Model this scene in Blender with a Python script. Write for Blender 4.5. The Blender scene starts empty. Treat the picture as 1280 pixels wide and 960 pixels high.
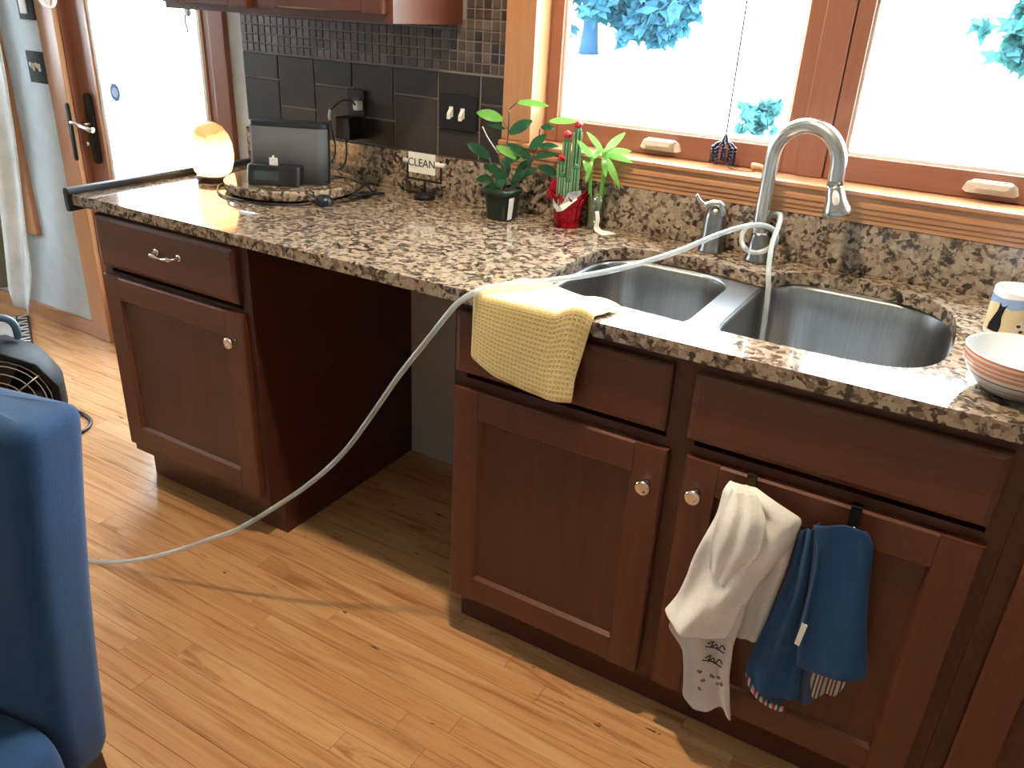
import bpy, bmesh, math, random
from mathutils import Vector, Matrix
R = random.Random(7)
C = bpy.context.scene.collection
D = bpy.data
PI = math.pi
# ------------------------------------------------------------------ camera
cd = D.cameras.new('camera'); cam = D.objects.new('camera', cd); C.objects.link(cam)
bpy.context.scene.camera = cam
r = Vector((0.85908568, 0.50952656, 0.048523)); u = Vector((-0.25462035, 0.34320392, 0.90409045)); fw = Vector((-0.44400481, 0.78904611, -0.4245774))
M = Matrix((r, u, -fw)).transposed().to_4x4(); M.translation = (2.13998862, -1.99546866, 1.43855637)
cam.matrix_world = M
cd.sensor_width = 36.0; cd.lens = 1008.498 * 36 / 1280; cd.clip_start = 0.02; cd.clip_end = 300
# ------------------------------------------------------------------ sky
W = D.worlds.new('sky'); bpy.context.scene.world = W; W.use_nodes = True
bg = W.node_tree.nodes['Background']; bg.inputs[0].default_value = (0.83, 0.925, 1.0, 1); bg.inputs[1].default_value = 19.0
vs = bpy.context.scene.view_settings
vs.view_transform = 'Standard'; vs.look = 'None'; vs.gamma = 1; vs.use_curve_mapping = False
vs.exposure = 0.35
CEIL_W = 30.0
SALT_E = 4.0

# ------------------------------------------------------------------ helpers
def woff(o):
    v = Vector((0, 0, 0))
    while o is not None:
        v += o.location; o = o.parent
    return v
def tag(o, label=None, cat=None, group=None, kind=None):
    if label: o['label'] = label
    if cat: o['category'] = cat
    if group: o['group'] = group
    if kind: o['kind'] = kind
    return o
def thing(name, label, cat, loc, group=None):
    o = D.objects.new(name, None); C.objects.link(o); o.location = loc; o.empty_display_size = .05
    return tag(o, label, cat, group)
def obj(name, bm, mat, parent=None, smooth=False, bev=0, loc=None, local=False, seg=2, solid=0, sub=0, label=None):
    """link one mesh; vertices are given in world metres unless local"""
    me = D.meshes.new(name); bm.normal_update(); bm.to_mesh(me); bm.free()
    off = woff(parent) if parent is not None else Vector((0, 0, 0))
    if loc is not None: off = Vector(loc)
    if not local: me.transform(Matrix.Translation(-off))
    o = D.objects.new(name, me); C.objects.link(o)
    if parent is not None: o.parent = parent
    elif loc is not None: o.location = loc
    for m in (mat if isinstance(mat, (list, tuple)) else [mat]): me.materials.append(m)
    if smooth:
        for p in me.polygons: p.use_smooth = True
    if solid:
        m = o.modifiers.new('solid', 'SOLIDIFY'); m.thickness = solid; m.offset = 0
    if sub:
        m = o.modifiers.new('sub', 'SUBSURF'); m.levels = sub; m.render_levels = sub
    if bev:
        m = o.modifiers.new('bev', 'BEVEL'); m.width = bev; m.segments = seg; m.limit_method = 'ANGLE'; m.angle_limit = .6
        for p in me.polygons: p.use_smooth = True
        m.harden_normals = True
    if label: o['label'] = label
    return o
def struct(o): o['kind'] = 'structure'; return o
def nb(): return bmesh.new()
def box(bm, x0, x1, y0, y1, z0, z1):
    v = [bm.verts.new((x, y, z)) for z in (z0, z1) for y in (y0, y1) for x in (x0, x1)]
    for f in ((0, 2, 3, 1), (4, 5, 7, 6), (0, 1, 5, 4), (1, 3, 7, 5), (3, 2, 6, 7), (2, 0, 4, 6)): bm.faces.new([v[i] for i in f])
    return bm
def B(*a): return box(nb(), *a)
def loft(bm, rings, cap0=True, cap1=True, closed=True):
    vr = [[bm.verts.new(p) for p in ring] for ring in rings]
    n = len(vr[0])
    for a, b in zip(vr, vr[1:]):
        for i in range(n if closed else n - 1):
            j = (i + 1) % n
            bm.faces.new((a[i], a[j], b[j], b[i]))
    if cap0: bm.faces.new(list(reversed(vr[0])))
    if cap1: bm.faces.new(vr[-1])
    return vr
def lathe(bm, prof, cx=0, cy=0, n=24, cap0=True, cap1=True, sx=1, sy=1):
    return loft(bm, [[(cx + rr * sx * math.cos(2 * PI * i / n), cy + rr * sy * math.sin(2 * PI * i / n), z) for i in range(n)] for rr, z in prof], cap0, cap1)
def crom(pts, k=6):
    P = [Vector(p) for p in pts]; out = []
    for i in range(len(P) - 1):
        p0 = P[i - 1] if i else P[0] * 2 - P[1]; p1, p2 = P[i], P[i + 1]
        p3 = P[i + 2] if i + 2 < len(P) else P[-1] * 2 - P[-2]
        for j in range(k):
            t = j / k
            out.append(.5 * ((2 * p1) + (p2 - p0) * t + (2 * p0 - 5 * p1 + 4 * p2 - p3) * t * t + (3 * p1 - p0 - 3 * p2 + p3) * t ** 3))
    out.append(P[-1]); return out
def tube(bm, pts, rad, n=10, k=6, smooth=True, cap=True):
    P = crom(pts, k) if smooth else [Vector(p) for p in pts]
    rr = (lambda t: rad) if not callable(rad) else rad
    T = [(P[min(i + 1, len(P) - 1)] - P[max(i - 1, 0)]).normalized() for i in range(len(P))]
    a = Vector((0, 0, 1)) if abs(T[0].z) < .9 else Vector((1, 0, 0))
    nrm = (a - T[0] * a.dot(T[0])).normalized(); rings = []
    for i, (p, t) in enumerate(zip(P, T)):
        nrm = (nrm - t * nrm.dot(t)).normalized(); b = t.cross(nrm); q = rr(i / (len(P) - 1))
        rings.append([p + nrm * q * math.cos(2 * PI * j / n) + b * q * math.sin(2 * PI * j / n) for j in range(n)])
    loft(bm, rings, cap, cap); return bm
def sphere(bm, c, rad, n=12, m=8, sx=1, sy=1, sz=1):
    prof = [(rad * math.sin(PI * i / m), -rad * math.cos(PI * i / m)) for i in range(m + 1)]
    prof[0] = (rad * .02, -rad); prof[-1] = (rad * .02, rad)
    loft(bm, [[(c[0] + q * sx * math.cos(2 * PI * j / n), c[1] + q * sy * math.sin(2 * PI * j / n), c[2] + z * sz) for j in range(n)] for q, z in prof])
    return bm
def disc_y(bm, c, rad, y0, y1, n=20, sx=1, sz=1):
    """cylinder along y"""
    loft(bm, [[(c[0] + rad * sx * math.cos(2 * PI * i / n), y, c[2] + rad * sz * math.sin(2 * PI * i / n)) for i in range(n)] for y in (y1, y0)]); return bm
def resample(pts, n):
    P = [Vector(p) for p in pts]; L = [0]
    for a, b in zip(P, P[1:]): L.append(L[-1] + (b - a).length)
    out = []
    for i in range(n):
        t = L[-1] * i / (n - 1); k = 0
        while k < len(P) - 2 and L[k + 1] < t: k += 1
        s = (t - L[k]) / max(L[k + 1] - L[k], 1e-9); out.append(P[k].lerp(P[k + 1], s))
    return out
def sheet(bm, left, right, fold, rows=20, cols=18):
    """cloth between two edge polylines; fold(s,t) displaces it"""
    Lp, Rp = resample(left, rows), resample(right, rows); g = []
    for i in range(rows):
        t = i / (rows - 1)
        g.append([bm.verts.new(Lp[i].lerp(Rp[i], j / (cols - 1)) + Vector(fold(j / (cols - 1), t))) for j in range(cols)])
    for i in range(rows - 1):
        for j in range(cols - 1): bm.faces.new((g[i][j], g[i + 1][j], g[i + 1][j + 1], g[i][j + 1]))
    return bm
def slab_holes(outer, holes, z0, z1):
    bm = nb(); es = []
    for lp in [outer] + holes:
        v = [bm.verts.new((x, y, z0)) for x, y in lp]
        es += [bm.edges.new((v[i], v[(i + 1) % len(v)])) for i in range(len(v))]
    bmesh.ops.triangle_fill(bm, use_beauty=True, use_dissolve=False, edges=es, normal=(0, 0, 1))
    ex = bmesh.ops.extrude_face_region(bm, geom=bm.faces[:])
    for g in ex['geom']:
        if isinstance(g, bmesh.types.BMVert): g.co.z = z1
    bmesh.ops.recalc_face_normals(bm, faces=bm.faces[:]); return bm
def rrect(x0, x1, y0, y1, rad, n=8):
    out = []
    for cx, cy, a0 in ((x1 - rad, y1 - rad, 0), (x0 + rad, y1 - rad, 90), (x0 + rad, y0 + rad, 180), (x1 - rad, y0 + rad, 270)):
        for i in range(n + 1):
            a = math.radians(a0 + 90 * i / n); out.append((cx + rad * math.cos(a), cy + rad * math.sin(a)))
    return out
def text_bm(s, size, depth):
    c = D.curves.new('t', 'FONT'); c.body = s; c.size = size; c.extrude = depth; c.align_x = 'CENTER'; c.align_y = 'CENTER'
    o = D.objects.new('t', c); C.objects.link(o)
    bpy.context.view_layer.update()
    me = D.meshes.new_from_object(o.evaluated_get(bpy.context.evaluated_depsgraph_get()))
    bm = nb(); bm.from_mesh(me); D.objects.remove(o); D.meshes.remove(me); D.curves.remove(c); return bm

# ------------------------------------------------------------------ materials
class NT:
    def __init__(s, name):
        s.m = D.materials.new(name); s.m.use_nodes = True; s.t = s.m.node_tree; s.b = s.t.nodes['Principled BSDF']; s.out = s.t.nodes['Material Output']
    def n(s, ty, **k):
        x = s.t.nodes.new(ty)
        for a, b in k.items():
            if a in x.inputs: x.inputs[a].default_value = b
            else: setattr(x, a, b)
        return x
    def l(s, a, b): s.t.links.new(a, b)
    def coord(s, scale=(1, 1, 1), kind='Object', loc=(0, 0, 0), rand=False):
        tc = s.n('ShaderNodeTexCoord'); mp = s.n('ShaderNodeMapping'); mp.inputs['Scale'].default_value = scale; mp.inputs['Location'].default_value = loc
        if rand:
            oi = s.n('ShaderNodeObjectInfo'); mu = s.n('ShaderNodeVectorMath', operation='MULTIPLY_ADD')
            cx = s.n('ShaderNodeCombineXYZ'); 
            for i in range(3): s.l(oi.outputs['Random'], cx.inputs[i])
            s.l(cx.outputs[0], mu.inputs[0]); mu.inputs[1].default_value = (37, 91, 53); s.l(tc.outputs[kind], mu.inputs[2]); s.l(mu.outputs[0], mp.inputs['Vector'])
        else: s.l(tc.outputs[kind], mp.inputs['Vector'])
        return mp.outputs[0]
    def noise(s, vec, scale=5, detail=4, rough=.55, dist=0):
        x = s.n('ShaderNodeTexNoise'); x.inputs['Scale'].default_value = scale; x.inputs['Detail'].default_value = detail; x.inputs['Roughness'].default_value = rough; x.inputs['Distortion'].default_value = dist
        s.l(vec, x.inputs['Vector']); return x
    def ramp(s, fac, stops):
        x = s.n('ShaderNodeValToRGB'); cr = x.color_ramp
        while len(cr.elements) > 1: cr.elements.remove(cr.elements[0])
        cr.elements[0].position = stops[0][0]; cr.elements[0].color = (*stops[0][1], 1)
        for p, c in stops[1:]: e = cr.elements.new(p); e.color = (*c, 1)
        s.l(fac, x.inputs[0]); return x.outputs[0]
    def mix(s, fac, a, b, mode='MIX'):
        x = s.n('ShaderNodeMix', data_type='RGBA', blend_type=mode)
        for v, i in ((fac, 0), (a, 6), (b, 7)):
            if hasattr(v, 'links'): s.l(v, x.inputs[i])
            else: x.inputs[i].default_value = v if i == 0 else (*v, 1)
        return x.outputs[2]
    def bump(s, h, strength=.2, dist=.002):
        x = s.n('ShaderNodeBump'); x.inputs['Strength'].default_value = strength; x.inputs['Distance'].default_value = dist
        s.l(h, x.inputs['Height']); s.l(x.outputs[0], s.b.inputs['Normal'])
    def col(s, c): s.l(c, s.b.inputs['Base Color'])
def pbr(name, col, rough=.5, metal=0, spec=.5, **k):
    q = NT(name); q.b.inputs['Base Color'].default_value = (*col, 1); q.b.inputs['Roughness'].default_value = rough; q.b.inputs['Metallic'].default_value = metal
    q.b.inputs['Specular IOR Level'].default_value = spec
    for a, b in k.items(): q.b.inputs[a.replace('_', ' ')].default_value = b
    # faint procedural mottling so that no surface is dead flat
    c = q.ramp(q.noise(q.coord(), 14, 3).outputs['Fac'], [(.25, tuple(x * .9 for x in col)), (.75, tuple(min(1, x * 1.08) for x in col))]); q.col(c)
    return q.m
def wood(name, c0, c1, axis='z', rough=.35, sc=1.0, rand=False, coat=0, streak=None):
    q = NT(name); s = {'x': (1.2, 22, 22), 'y': (22, 1.2, 22), 'z': (22, 22, 1.2)}[axis]; s = tuple(v * sc for v in s)
    v = q.coord(s, rand=rand); a = q.noise(v, 2.2, 6, .6, .6); b = q.noise(v, 9, 3, .6, .2)
    c = q.ramp(a.outputs['Fac'], [(.25, c0), (.75, c1)])
    c = q.mix(.25, c, q.ramp(b.outputs['Fac'], [(.3, c0), (.7, c1)]))
    q.col(c); q.b.inputs['Roughness'].default_value = rough
    if coat: q.b.inputs['Coat Weight'].default_value = coat; q.b.inputs['Coat Roughness'].default_value = .15
    q.bump(b.outputs['Fac'], .06, .001); return q
CH0, CH1 = (.072, .0210, .0115), (.132, .041, .0225)
m_cherry = wood('cherry_vertical', CH0, CH1, 'z', .33).m
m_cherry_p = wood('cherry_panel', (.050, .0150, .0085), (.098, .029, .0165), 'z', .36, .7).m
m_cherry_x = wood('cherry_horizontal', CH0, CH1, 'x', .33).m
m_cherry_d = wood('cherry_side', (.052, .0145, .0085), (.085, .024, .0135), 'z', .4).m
m_fir_z = wood('fir_vertical', (.39, .18, .082), (.50, .25, .12), 'z', .3).m
m_fir_x = wood('fir_horizontal', (.39, .18, .082), (.50, .25, .12), 'x', .3).m
m_sash_z = wood('sash_vertical', (.22, .082, .048), (.31, .125, .074), 'z', .35).m
m_sash_x = wood('sash_horizontal', (.22, .082, .048), (.31, .125, .074), 'x', .35).m
m_dark_leg = wood('dark_leg', (.02, .01, .006), (.035, .016, .01), 'z', .4).m
# floor boards, every board its own tint
q = NT('floor_board'); oi = q.n('ShaderNodeObjectInfo')
v = q.coord((.9, 1.7, 1.7), rand=True); g = q.noise(v, 2.2, 5, .58, 1.4); f = q.noise(q.coord((3, 9, 9), rand=True), 5, 3)
base = q.ramp(oi.outputs['Random'], [(0, (.48, .235, .100)), (.35, (.52, .265, .118)), (.6, (.50, .25, .11)), (.85, (.56, .30, .14)), (1, (.46, .215, .09))])
c = q.mix(1, base, q.ramp(g.outputs['Fac'], [(.25, (.72, .62, .54)), (.5, (1, 1, 1)), (.8, (1.08, 1.06, 1.02))]), 'MULTIPLY')
v2 = q.coord((1.3, .9, .9), rand=True, loc=(3, 5, 1)); st = q.noise(v2, 1.3, 5, .6, 1.6)
c = q.mix(q.ramp(st.outputs['Fac'], [(.53, (0, 0, 0)), (.68, (.72, .72, .72))]), c, (.26, .098, .038))
v3 = q.coord((.9, .8, .8), rand=True, loc=(13, 25, 7)); s3 = q.noise(v3, 1.5, 3, .5, 1.0)
c = q.mix(q.ramp(s3.outputs['Fac'], [(.54, (0, 0, 0)), (.68, (.55, .55, .55))]), c, (.66, .40, .20))
kn = q.noise(q.coord((12, 4.5, 4.5), rand=True, loc=(9, 2, 4)), 1.0, 2, .5, .4)
c = q.mix(q.ramp(kn.outputs['Fac'], [(.73, (0, 0, 0)), (.77, (.85, .85, .85))]), c, (.05, .02, .012))
q.col(c); q.b.inputs['Roughness'].default_value = .27; q.b.inputs['Specular IOR Level'].default_value = .5
q.bump(f.outputs['Fac'], .05, .001); m_floor = q.m
m_gap = pbr('floor_gap', (.30, .15, .065), .5)
# granite
def granite(name, rough, coat=.6):
    q = NT(name); v = q.coord(); d = q.noise(v, 40, 3, .6)
    vm = q.n('ShaderNodeVectorMath', operation='MULTIPLY_ADD'); q.l(d.outputs['Color'], vm.inputs[0]); vm.inputs[1].default_value = (.018, .018, .018); q.l(v, vm.inputs[2])
    vo = q.n('ShaderNodeTexVoronoi'); vo.inputs['Scale'].default_value = 95; q.l(vm.outputs[0], vo.inputs['Vector'])
    big = q.noise(v, 44, 5, .66, .5); sx = q.n('ShaderNodeSeparateColor'); q.l(vo.outputs['Color'], sx.inputs[0])
    c = q.ramp(sx.outputs[0], [(0, (.030, .021, .016)), (.14, (.085, .056, .038)), (.28, (.20, .14, .095)), (.5, (.31, .235, .165)), (.75, (.38, .30, .22)), (1, (.25, .18, .13))])
    c = q.mix(q.ramp(big.outputs['Fac'], [(.39, (.9, .9, .9)), (.47, (0, 0, 0))]), c, (.030, .021, .016))
    c = q.mix(q.ramp(q.noise(v, 55, 4, .6).outputs['Fac'], [(.58, (0, 0, 0)), (.68, (.8, .8, .8))]), c, (.46, .385, .30))
    q.col(c); q.b.inputs['Roughness'].default_value = rough; q.b.inputs['Specular IOR Level'].default_value = .5; q.b.inputs['Coat Weight'].default_value = coat; q.b.inputs['Coat Roughness'].default_value = .04; return q.m
m_granite = granite('granite_polished', .13)
m_granite_b = granite('granite_backsplash', .15, .1)
# slate and mosaic
q = NT('slate_tile'); oi = q.n('ShaderNodeObjectInfo'); n_ = q.noise(q.coord(rand=True), 9, 5, .6, .5)
c = q.mix(1, q.ramp(oi.outputs['Random'], [(0, (.017, .014, .012)), (.3, (.036, .028, .022)), (.6, (.025, .021, .019)), (.8, (.043, .032, .025)), (1, (.012, .011, .011))]), q.ramp(n_.outputs['Fac'], [(.3, (.7, .7, .7)), (.7, (1.2, 1.15, 1.1))]), 'MULTIPLY')
q.col(c); q.b.inputs['Roughness'].default_value = .45; q.b.inputs['Specular IOR Level'].default_value = .35; q.bump(n_.outputs['Fac'], .25, .002); m_slate = q.m
q = NT('mosaic_tile'); oi = q.n('ShaderNodeObjectInfo'); n_ = q.noise(q.coord((1, 1, 1), rand=True), 60, 3)
c = q.mix(1, q.ramp(oi.outputs['Random'], [(0, (.022, .016, .014)), (.3, (.05, .03, .022)), (.5, (.09, .065, .05)), (.7, (.035, .026, .022)), (.88, (.14, .105, .08)), (1, (.07, .05, .042))]), q.ramp(n_.outputs['Fac'], [(.3, (.8, .8, .8)), (.7, (1.2, 1.2, 1.2))]), 'MULTIPLY')
q.col(c); q.b.inputs['Roughness'].default_value = .35; q.bump(n_.outputs['Fac'], .2, .001); m_mosaic = q.m
m_grout = pbr('grout', (.21, .185, .165), .85)
m_wall = pbr('wall_paint', (.60, .67, .72), .75)
m_drywall = pbr('bare_drywall', (.46, .385, .31), .9)
m_ceil = pbr('ceiling_paint', (.75, .73, .70), .9)
# brushed steel
q = NT('brushed_steel'); n_ = q.noise(q.coord((60, 60, 1.5)), 3, 2)
q.col(q.ramp(n_.outputs['Fac'], [(.3, (.30, .30, .30)), (.7, (.36, .36, .36))])); q.b.inputs['Metallic'].default_value = 1; q.b.inputs['Roughness'].default_value = .34; m_steel = q.m
m_nickel = pbr('brushed_nickel', (.55, .54, .52), .26, 1)
m_nickel_d = pbr('dark_nickel', (.30, .30, .30), .3, 1)
m_chrome = pbr('polished_nickel', (.75, .73, .70), .14, 1)
m_brass = pbr('old_brass', (.35, .30, .17), .35, 1)
m_black = pbr('black_plastic', (.012, .012, .014), .35)
m_blackm = pbr('black_iron', (.010, .010, .011), .55, 0, .25)
m_rubber = pbr('black_rubber', (.018, .022, .030), .3)
m_white = pbr('white_plastic', (.78, .77, .74), .4)
m_grille = pbr('grey_speaker_cloth', (.095, .105, .12), .8)
m_screen = pbr('clock_screen', (.05, .06, .07), .12)
m_card = pbr('white_card', (.80, .77, .70), .7)
m_ink = pbr('black_ink', (.02, .02, .02), .6)
m_handle_p = pbr('latch_beige', (.62, .58, .50), .4)
m_sticker = pbr('blue_sticker', (.02, .09, .45), .4)
m_sticker_w = pbr('sticker_print', (.35, .5, .8), .4)
# fabrics
def fabric(name, col, sc=220, rough=.9, sheen=.3, bs=.3, trans=0):
    q = NT(name); v = q.coord(); a = q.noise(v, sc, 2); b = q.noise(v, 7, 4)
    q.col(q.mix(1, q.ramp(b.outputs['Fac'], [(.3, tuple(x * .82 for x in col)), (.7, tuple(min(1, x * 1.1) for x in col))]), q.ramp(a.outputs['Fac'], [(.3, (.92, .92, .92)), (.7, (1.05, 1.05, 1.05))]), 'MULTIPLY'))
    q.b.inputs['Roughness'].default_value = rough; q.b.inputs['Sheen Weight'].default_value = sheen; q.bump(a.outputs['Fac'], bs, .0015); return q
m_bluechair = fabric('blue_upholstery', (.004, .040, .118), 260, .85, .12).m
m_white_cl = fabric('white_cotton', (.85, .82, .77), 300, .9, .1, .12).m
m_white_gr = fabric('white_cotton_shaded', (.62, .58, .55), 300, .9, .1, .12).m  # greyer copy of the white cotton: shade on the rear folds, painted in
m_blue_cl = fabric('blue_cotton', (.005, .055, .150), 380, .85, .08, .35).m
m_blue_li = fabric('blue_lining', (.02, .045, .10), 380, .85, .2, .2).m
def stripes(name, cols, sc, ax):
    q = NT(name); v = q.coord(); w = q.n('ShaderNodeTexWave', wave_type='BANDS', bands_direction=ax, wave_profile='SAW'); w.inputs['Scale'].default_value = sc; w.inputs['Distortion'].default_value = .3
    q.l(v, w.inputs['Vector']); x = q.ramp(w.outputs['Fac'], cols); q.t.nodes[-1].color_ramp.interpolation = 'CONSTANT'
    q.col(x); q.b.inputs['Roughness'].default_value = .9; return q.m
m_stripe = stripes('striped_lining', [(0, (.45, .36, .26)), (.25, (.06, .05, .06)), (.4, (.55, .48, .38)), (.55, (.20, .05, .04)), (.7, (.50, .42, .32)), (.85, (.05, .07, .14))], 14, 'X')
m_stripe2 = stripes('red_stripe_hem', [(0, (.55, .5, .45)), (.3, (.35, .04, .05)), (.55, (.6, .55, .5)), (.75, (.05, .08, .2))], 16, 'X')
q = NT('yellow_waffle'); v = q.coord((1, 1, 1), kind='UV'); bx = q.n('ShaderNodeTexChecker'); 
w1 = q.n('ShaderNodeTexWave', wave_type='BANDS', bands_direction='X'); w2 = q.n('ShaderNodeTexWave', wave_type='BANDS', bands_direction='Y')
for w in (w1, w2): w.inputs['Scale'].default_value = 3.6; q.l(v, w.inputs['Vector'])
mm = q.n('ShaderNodeMath', operation='MAXIMUM'); q.l(w1.outputs['Fac'], mm.inputs[0]); q.l(w2.outputs['Fac'], mm.inputs[1])
q.t.nodes.remove(bx)
q.col(q.ramp(mm.outputs[0], [(.3, (.66, .49, .20)), (.95, (.76, .60, .28))])); q.b.inputs['Roughness'].default_value = .9; q.b.inputs['Sheen Weight'].default_value = .3; q.bump(mm.outputs[0], .3, .002); m_yellow = q.m
m_drape = fabric('olive_drape', (.27, .235, .16), 150, .9, .2).m
m_liner = fabric('pale_curtain_liner', (.74, .78, .80), 150, .9, .1).m
m_rug = fabric('grey_rug', (.45, .44, .43), 120, 1, .2).m
m_rugb = fabric('black_rug_border', (.02, .022, .03), 160, 1, .1).m
m_stitch = fabric('white_stitch', (.75, .73, .68), 200, 1, .1).m
# plants
def leafmat(name, c0, c1, rough=.3):
    q = NT(name); n_ = q.noise(q.coord(), 40, 3); q.col(q.ramp(n_.outputs['Fac'], [(.3, c0), (.7, c1)])); q.b.inputs['Roughness'].default_value = rough
    tr = q.n('ShaderNodeBsdfTranslucent'); tr.inputs[0].default_value = (*[min(1, x * 1.6) for x in c1], 1); ms = q.n('ShaderNodeMixShader'); ms.inputs[0].default_value = .25
    q.l(q.b.outputs[0], ms.inputs[1]); q.l(tr.outputs[0], ms.inputs[2]); q.l(ms.outputs[0], q.out.inputs[0]); return q.m
m_leaf_d = leafmat('leaf_dark_green', (.008, .040, .017), (.020, .080, .028), .2)
m_leaf_l = leafmat('leaf_light_green', (.10, .30, .045), (.20, .45, .09), .3)
m_bamboo = leafmat('bamboo_green', (.11, .33, .06), (.24, .52, .12), .3)
m_stem = pbr('plant_stem', (.06, .045, .025), .5)
m_stem_p = pbr('pale_stem', (.45, .43, .36), .4)
m_cactus = pbr('cactus_green', (.03, .12, .045), .5)
m_cactus_r = pbr('cactus_rib', (.34, .48, .30), .6)
m_redball = pbr('red_cactus_flower', (.45, .012, .03), .5)
m_pot = pbr('green_nursery_pot', (.008, .025, .017), .35)
m_soil = pbr('potting_soil', (.03, .02, .014), .95)
m_foil = NT('red_foil'); m_foil.b.inputs['Base Color'].default_value = (.42, .012, .03, 1); m_foil.b.inputs['Metallic'].default_value = .75; m_foil.b.inputs['Roughness'].default_value = .22
m_foil.bump(m_foil.noise(m_foil.coord(), 60, 4).outputs['Fac'], .6, .004); m_foil = m_foil.m
m_silver = pbr('silver_foil', (.75, .73, .72), .25, .9)
def glassy(name, tint, gl, rough=.02):
    q = NT(name); q.t.nodes.remove(q.b); tr = q.n('ShaderNodeBsdfTransparent'); tr.inputs[0].default_value = (*tint, 1); g = q.n('ShaderNodeBsdfGlossy'); g.inputs['Roughness'].default_value = rough
    fr = q.n('ShaderNodeMixShader'); fr.inputs[0].default_value = gl; q.l(tr.outputs[0], fr.inputs[1]); q.l(g.outputs[0], fr.inputs[2]); q.l(fr.outputs[0], q.out.inputs[0]); return q.m
m_pane = glassy('window_glass', (.96, .985, .99), .04)
m_vase = glassy('vase_glass', (.70, .78, .75), .22)
m_hose = pbr('clear_hose', (.55, .60, .61), .14, 0, .7, Alpha=.52)
# salt lamp: it glows, brightest low where the bulb sits
q = NT('salt_crystal'); v = q.coord(kind='Generated'); sp = q.n('ShaderNodeSeparateXYZ'); q.l(v, sp.inputs[0]); n_ = q.noise(v, 3.2, 5, .6, .6)
ad = q.n('ShaderNodeMath', operation='MULTIPLY_ADD'); q.l(n_.outputs['Fac'], ad.inputs[0]); ad.inputs[1].default_value = .40; q.l(sp.outputs[2], ad.inputs[2])
q.l(q.ramp(ad.outputs[0], [(.6, (1.0, .58, .24)), (.88, (.85, .40, .12)), (1.08, (.40, .14, .03)), (1.25, (.18, .05, .01))]), q.b.inputs['Emission Color']); q.b.inputs['Emission Strength'].default_value = SALT_E
q.b.inputs['Base Color'].default_value = (.8, .45, .25, 1); q.b.inputs['Roughness'].default_value = .5; m_salt = q.m
m_ceram = pbr('white_glaze', (.80, .80, .79), .12)
# bowls: horizontal glaze rings
def bowlmat(name, stops):
    q = NT(name); sp = q.n('ShaderNodeSeparateXYZ'); q.l(q.coord(), sp.inputs[0]); mr = q.n('ShaderNodeMapRange'); q.l(sp.outputs[2], mr.inputs[0]); mr.inputs[1].default_value = 0; mr.inputs[2].default_value = .0700
    c = q.ramp(mr.outputs[0], stops); q.t.nodes[-1].color_ramp.interpolation = 'CONSTANT'; q.col(c); q.b.inputs['Roughness'].default_value = .18; return q.m
gy, lg, pk, wh = (.27, .25, .235), (.40, .37, .34), (.58, .24, .16), (.70, .55, .46)
m_bowl = bowlmat('ringed_glaze', [(0, gy), (.10, lg), (.14, gy), (.22, lg), (.26, gy), (.34, lg), (.38, (.45, .40, .36)), (.46, (.08, .07, .065)), (.49, wh), (.58, pk), (.66, wh), (.70, pk), (.76, wh), (.80, pk), (.88, wh), (.93, pk), (.99, (.06, .05, .05))])
m_sky_m = pbr('mug_blue', (.28, .40, .66), .15); m_cream = pbr('mug_cream', (.70, .58, .34), .15); m_catb = pbr('mug_black', (.012, .012, .016), .15); m_spot = pbr('mug_spots', (.10, .05, .03), .15); m_spotw = pbr('mug_spot_cream', (.72, .66, .55), .15)
# outdoors
m_lawn = pbr('pale_lawn', (.42, .50, .32), .95)  # pale green grass colour
m_fol = leafmat('glare_blue_foliage', (.008, .045, .115), (.018, .105, .155), .8); m_fol2 = leafmat('glare_teal_foliage', (.008, .05, .10), (.03, .13, .12), .8); m_trunk = pbr('glare_blue_bark', (.015, .06, .15), .9)  # blue cast of overexposed daylight put into the leaf and bark colours
m_lamp = NT('downlight_lens'); m_lamp.b.inputs['Emission Color'].default_value = (1, .74, .46, 1); m_lamp.b.inputs['Emission Strength'].default_value = 12; m_lamp = m_lamp.m

# ------------------------------------------------------------------ room shell
TOP = 0.914
wb = nb()
X0, X1, H = -3.2, 4.2, 2.45
def wallseg(x0, x1, z0, z1): box(wb, x0, x1, 0, .14, z0, z1)
WX0, WX1, WZ0, WZ1 = 1.02, 2.56, 1.085, 2.15      # kitchen window hole
DX0, DX1, DZ = -1.035, -.165, 2.05                # door hole
VX0, VX1, VZ0, VZ1 = -2.55, -1.51, .46, 2.05      # window behind the curtain
wallseg(X0, VX0, 0, H); wallseg(VX0, VX1, 0, VZ0); wallseg(VX0, VX1, VZ1, H); wallseg(VX1, DX0, 0, H)
wallseg(DX0, DX1, DZ, H); wallseg(DX1, WX0, 0, H); wallseg(WX0, WX1, 0, WZ0); wallseg(WX0, WX1, WZ1, H); wallseg(WX1, X1, 0, H)
wall = struct(obj('wall_back', wb, m_wall))
wl = nb()
for a in ((-4.2, -1.7, 0, H), (-1.0, .14, 0, H), (-1.7, -1.0, 0, .9), (-1.7, -1.0, 2.0, H)): box(wl, X0 - .12, X0, *a)  # the opening in this unseen wall is added to let in fill daylight
struct(obj('wall_left', wl, m_wall)); struct(obj('wall_right', B(X1, X1 + .12, -4.2, .14, 0, H), m_wall))
struct(obj('wall_front', B(X0, X1, -4.32, -4.2, 0, H), m_wall)); struct(obj('ceiling', B(X0 - .12, X1 + .12, -4.32, .14, H, H + .1), m_ceil))
floor = struct(obj('floor', B(X0 - .12, X1 + .12, -4.32, .14, -.12, -.012), m_gap))
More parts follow.
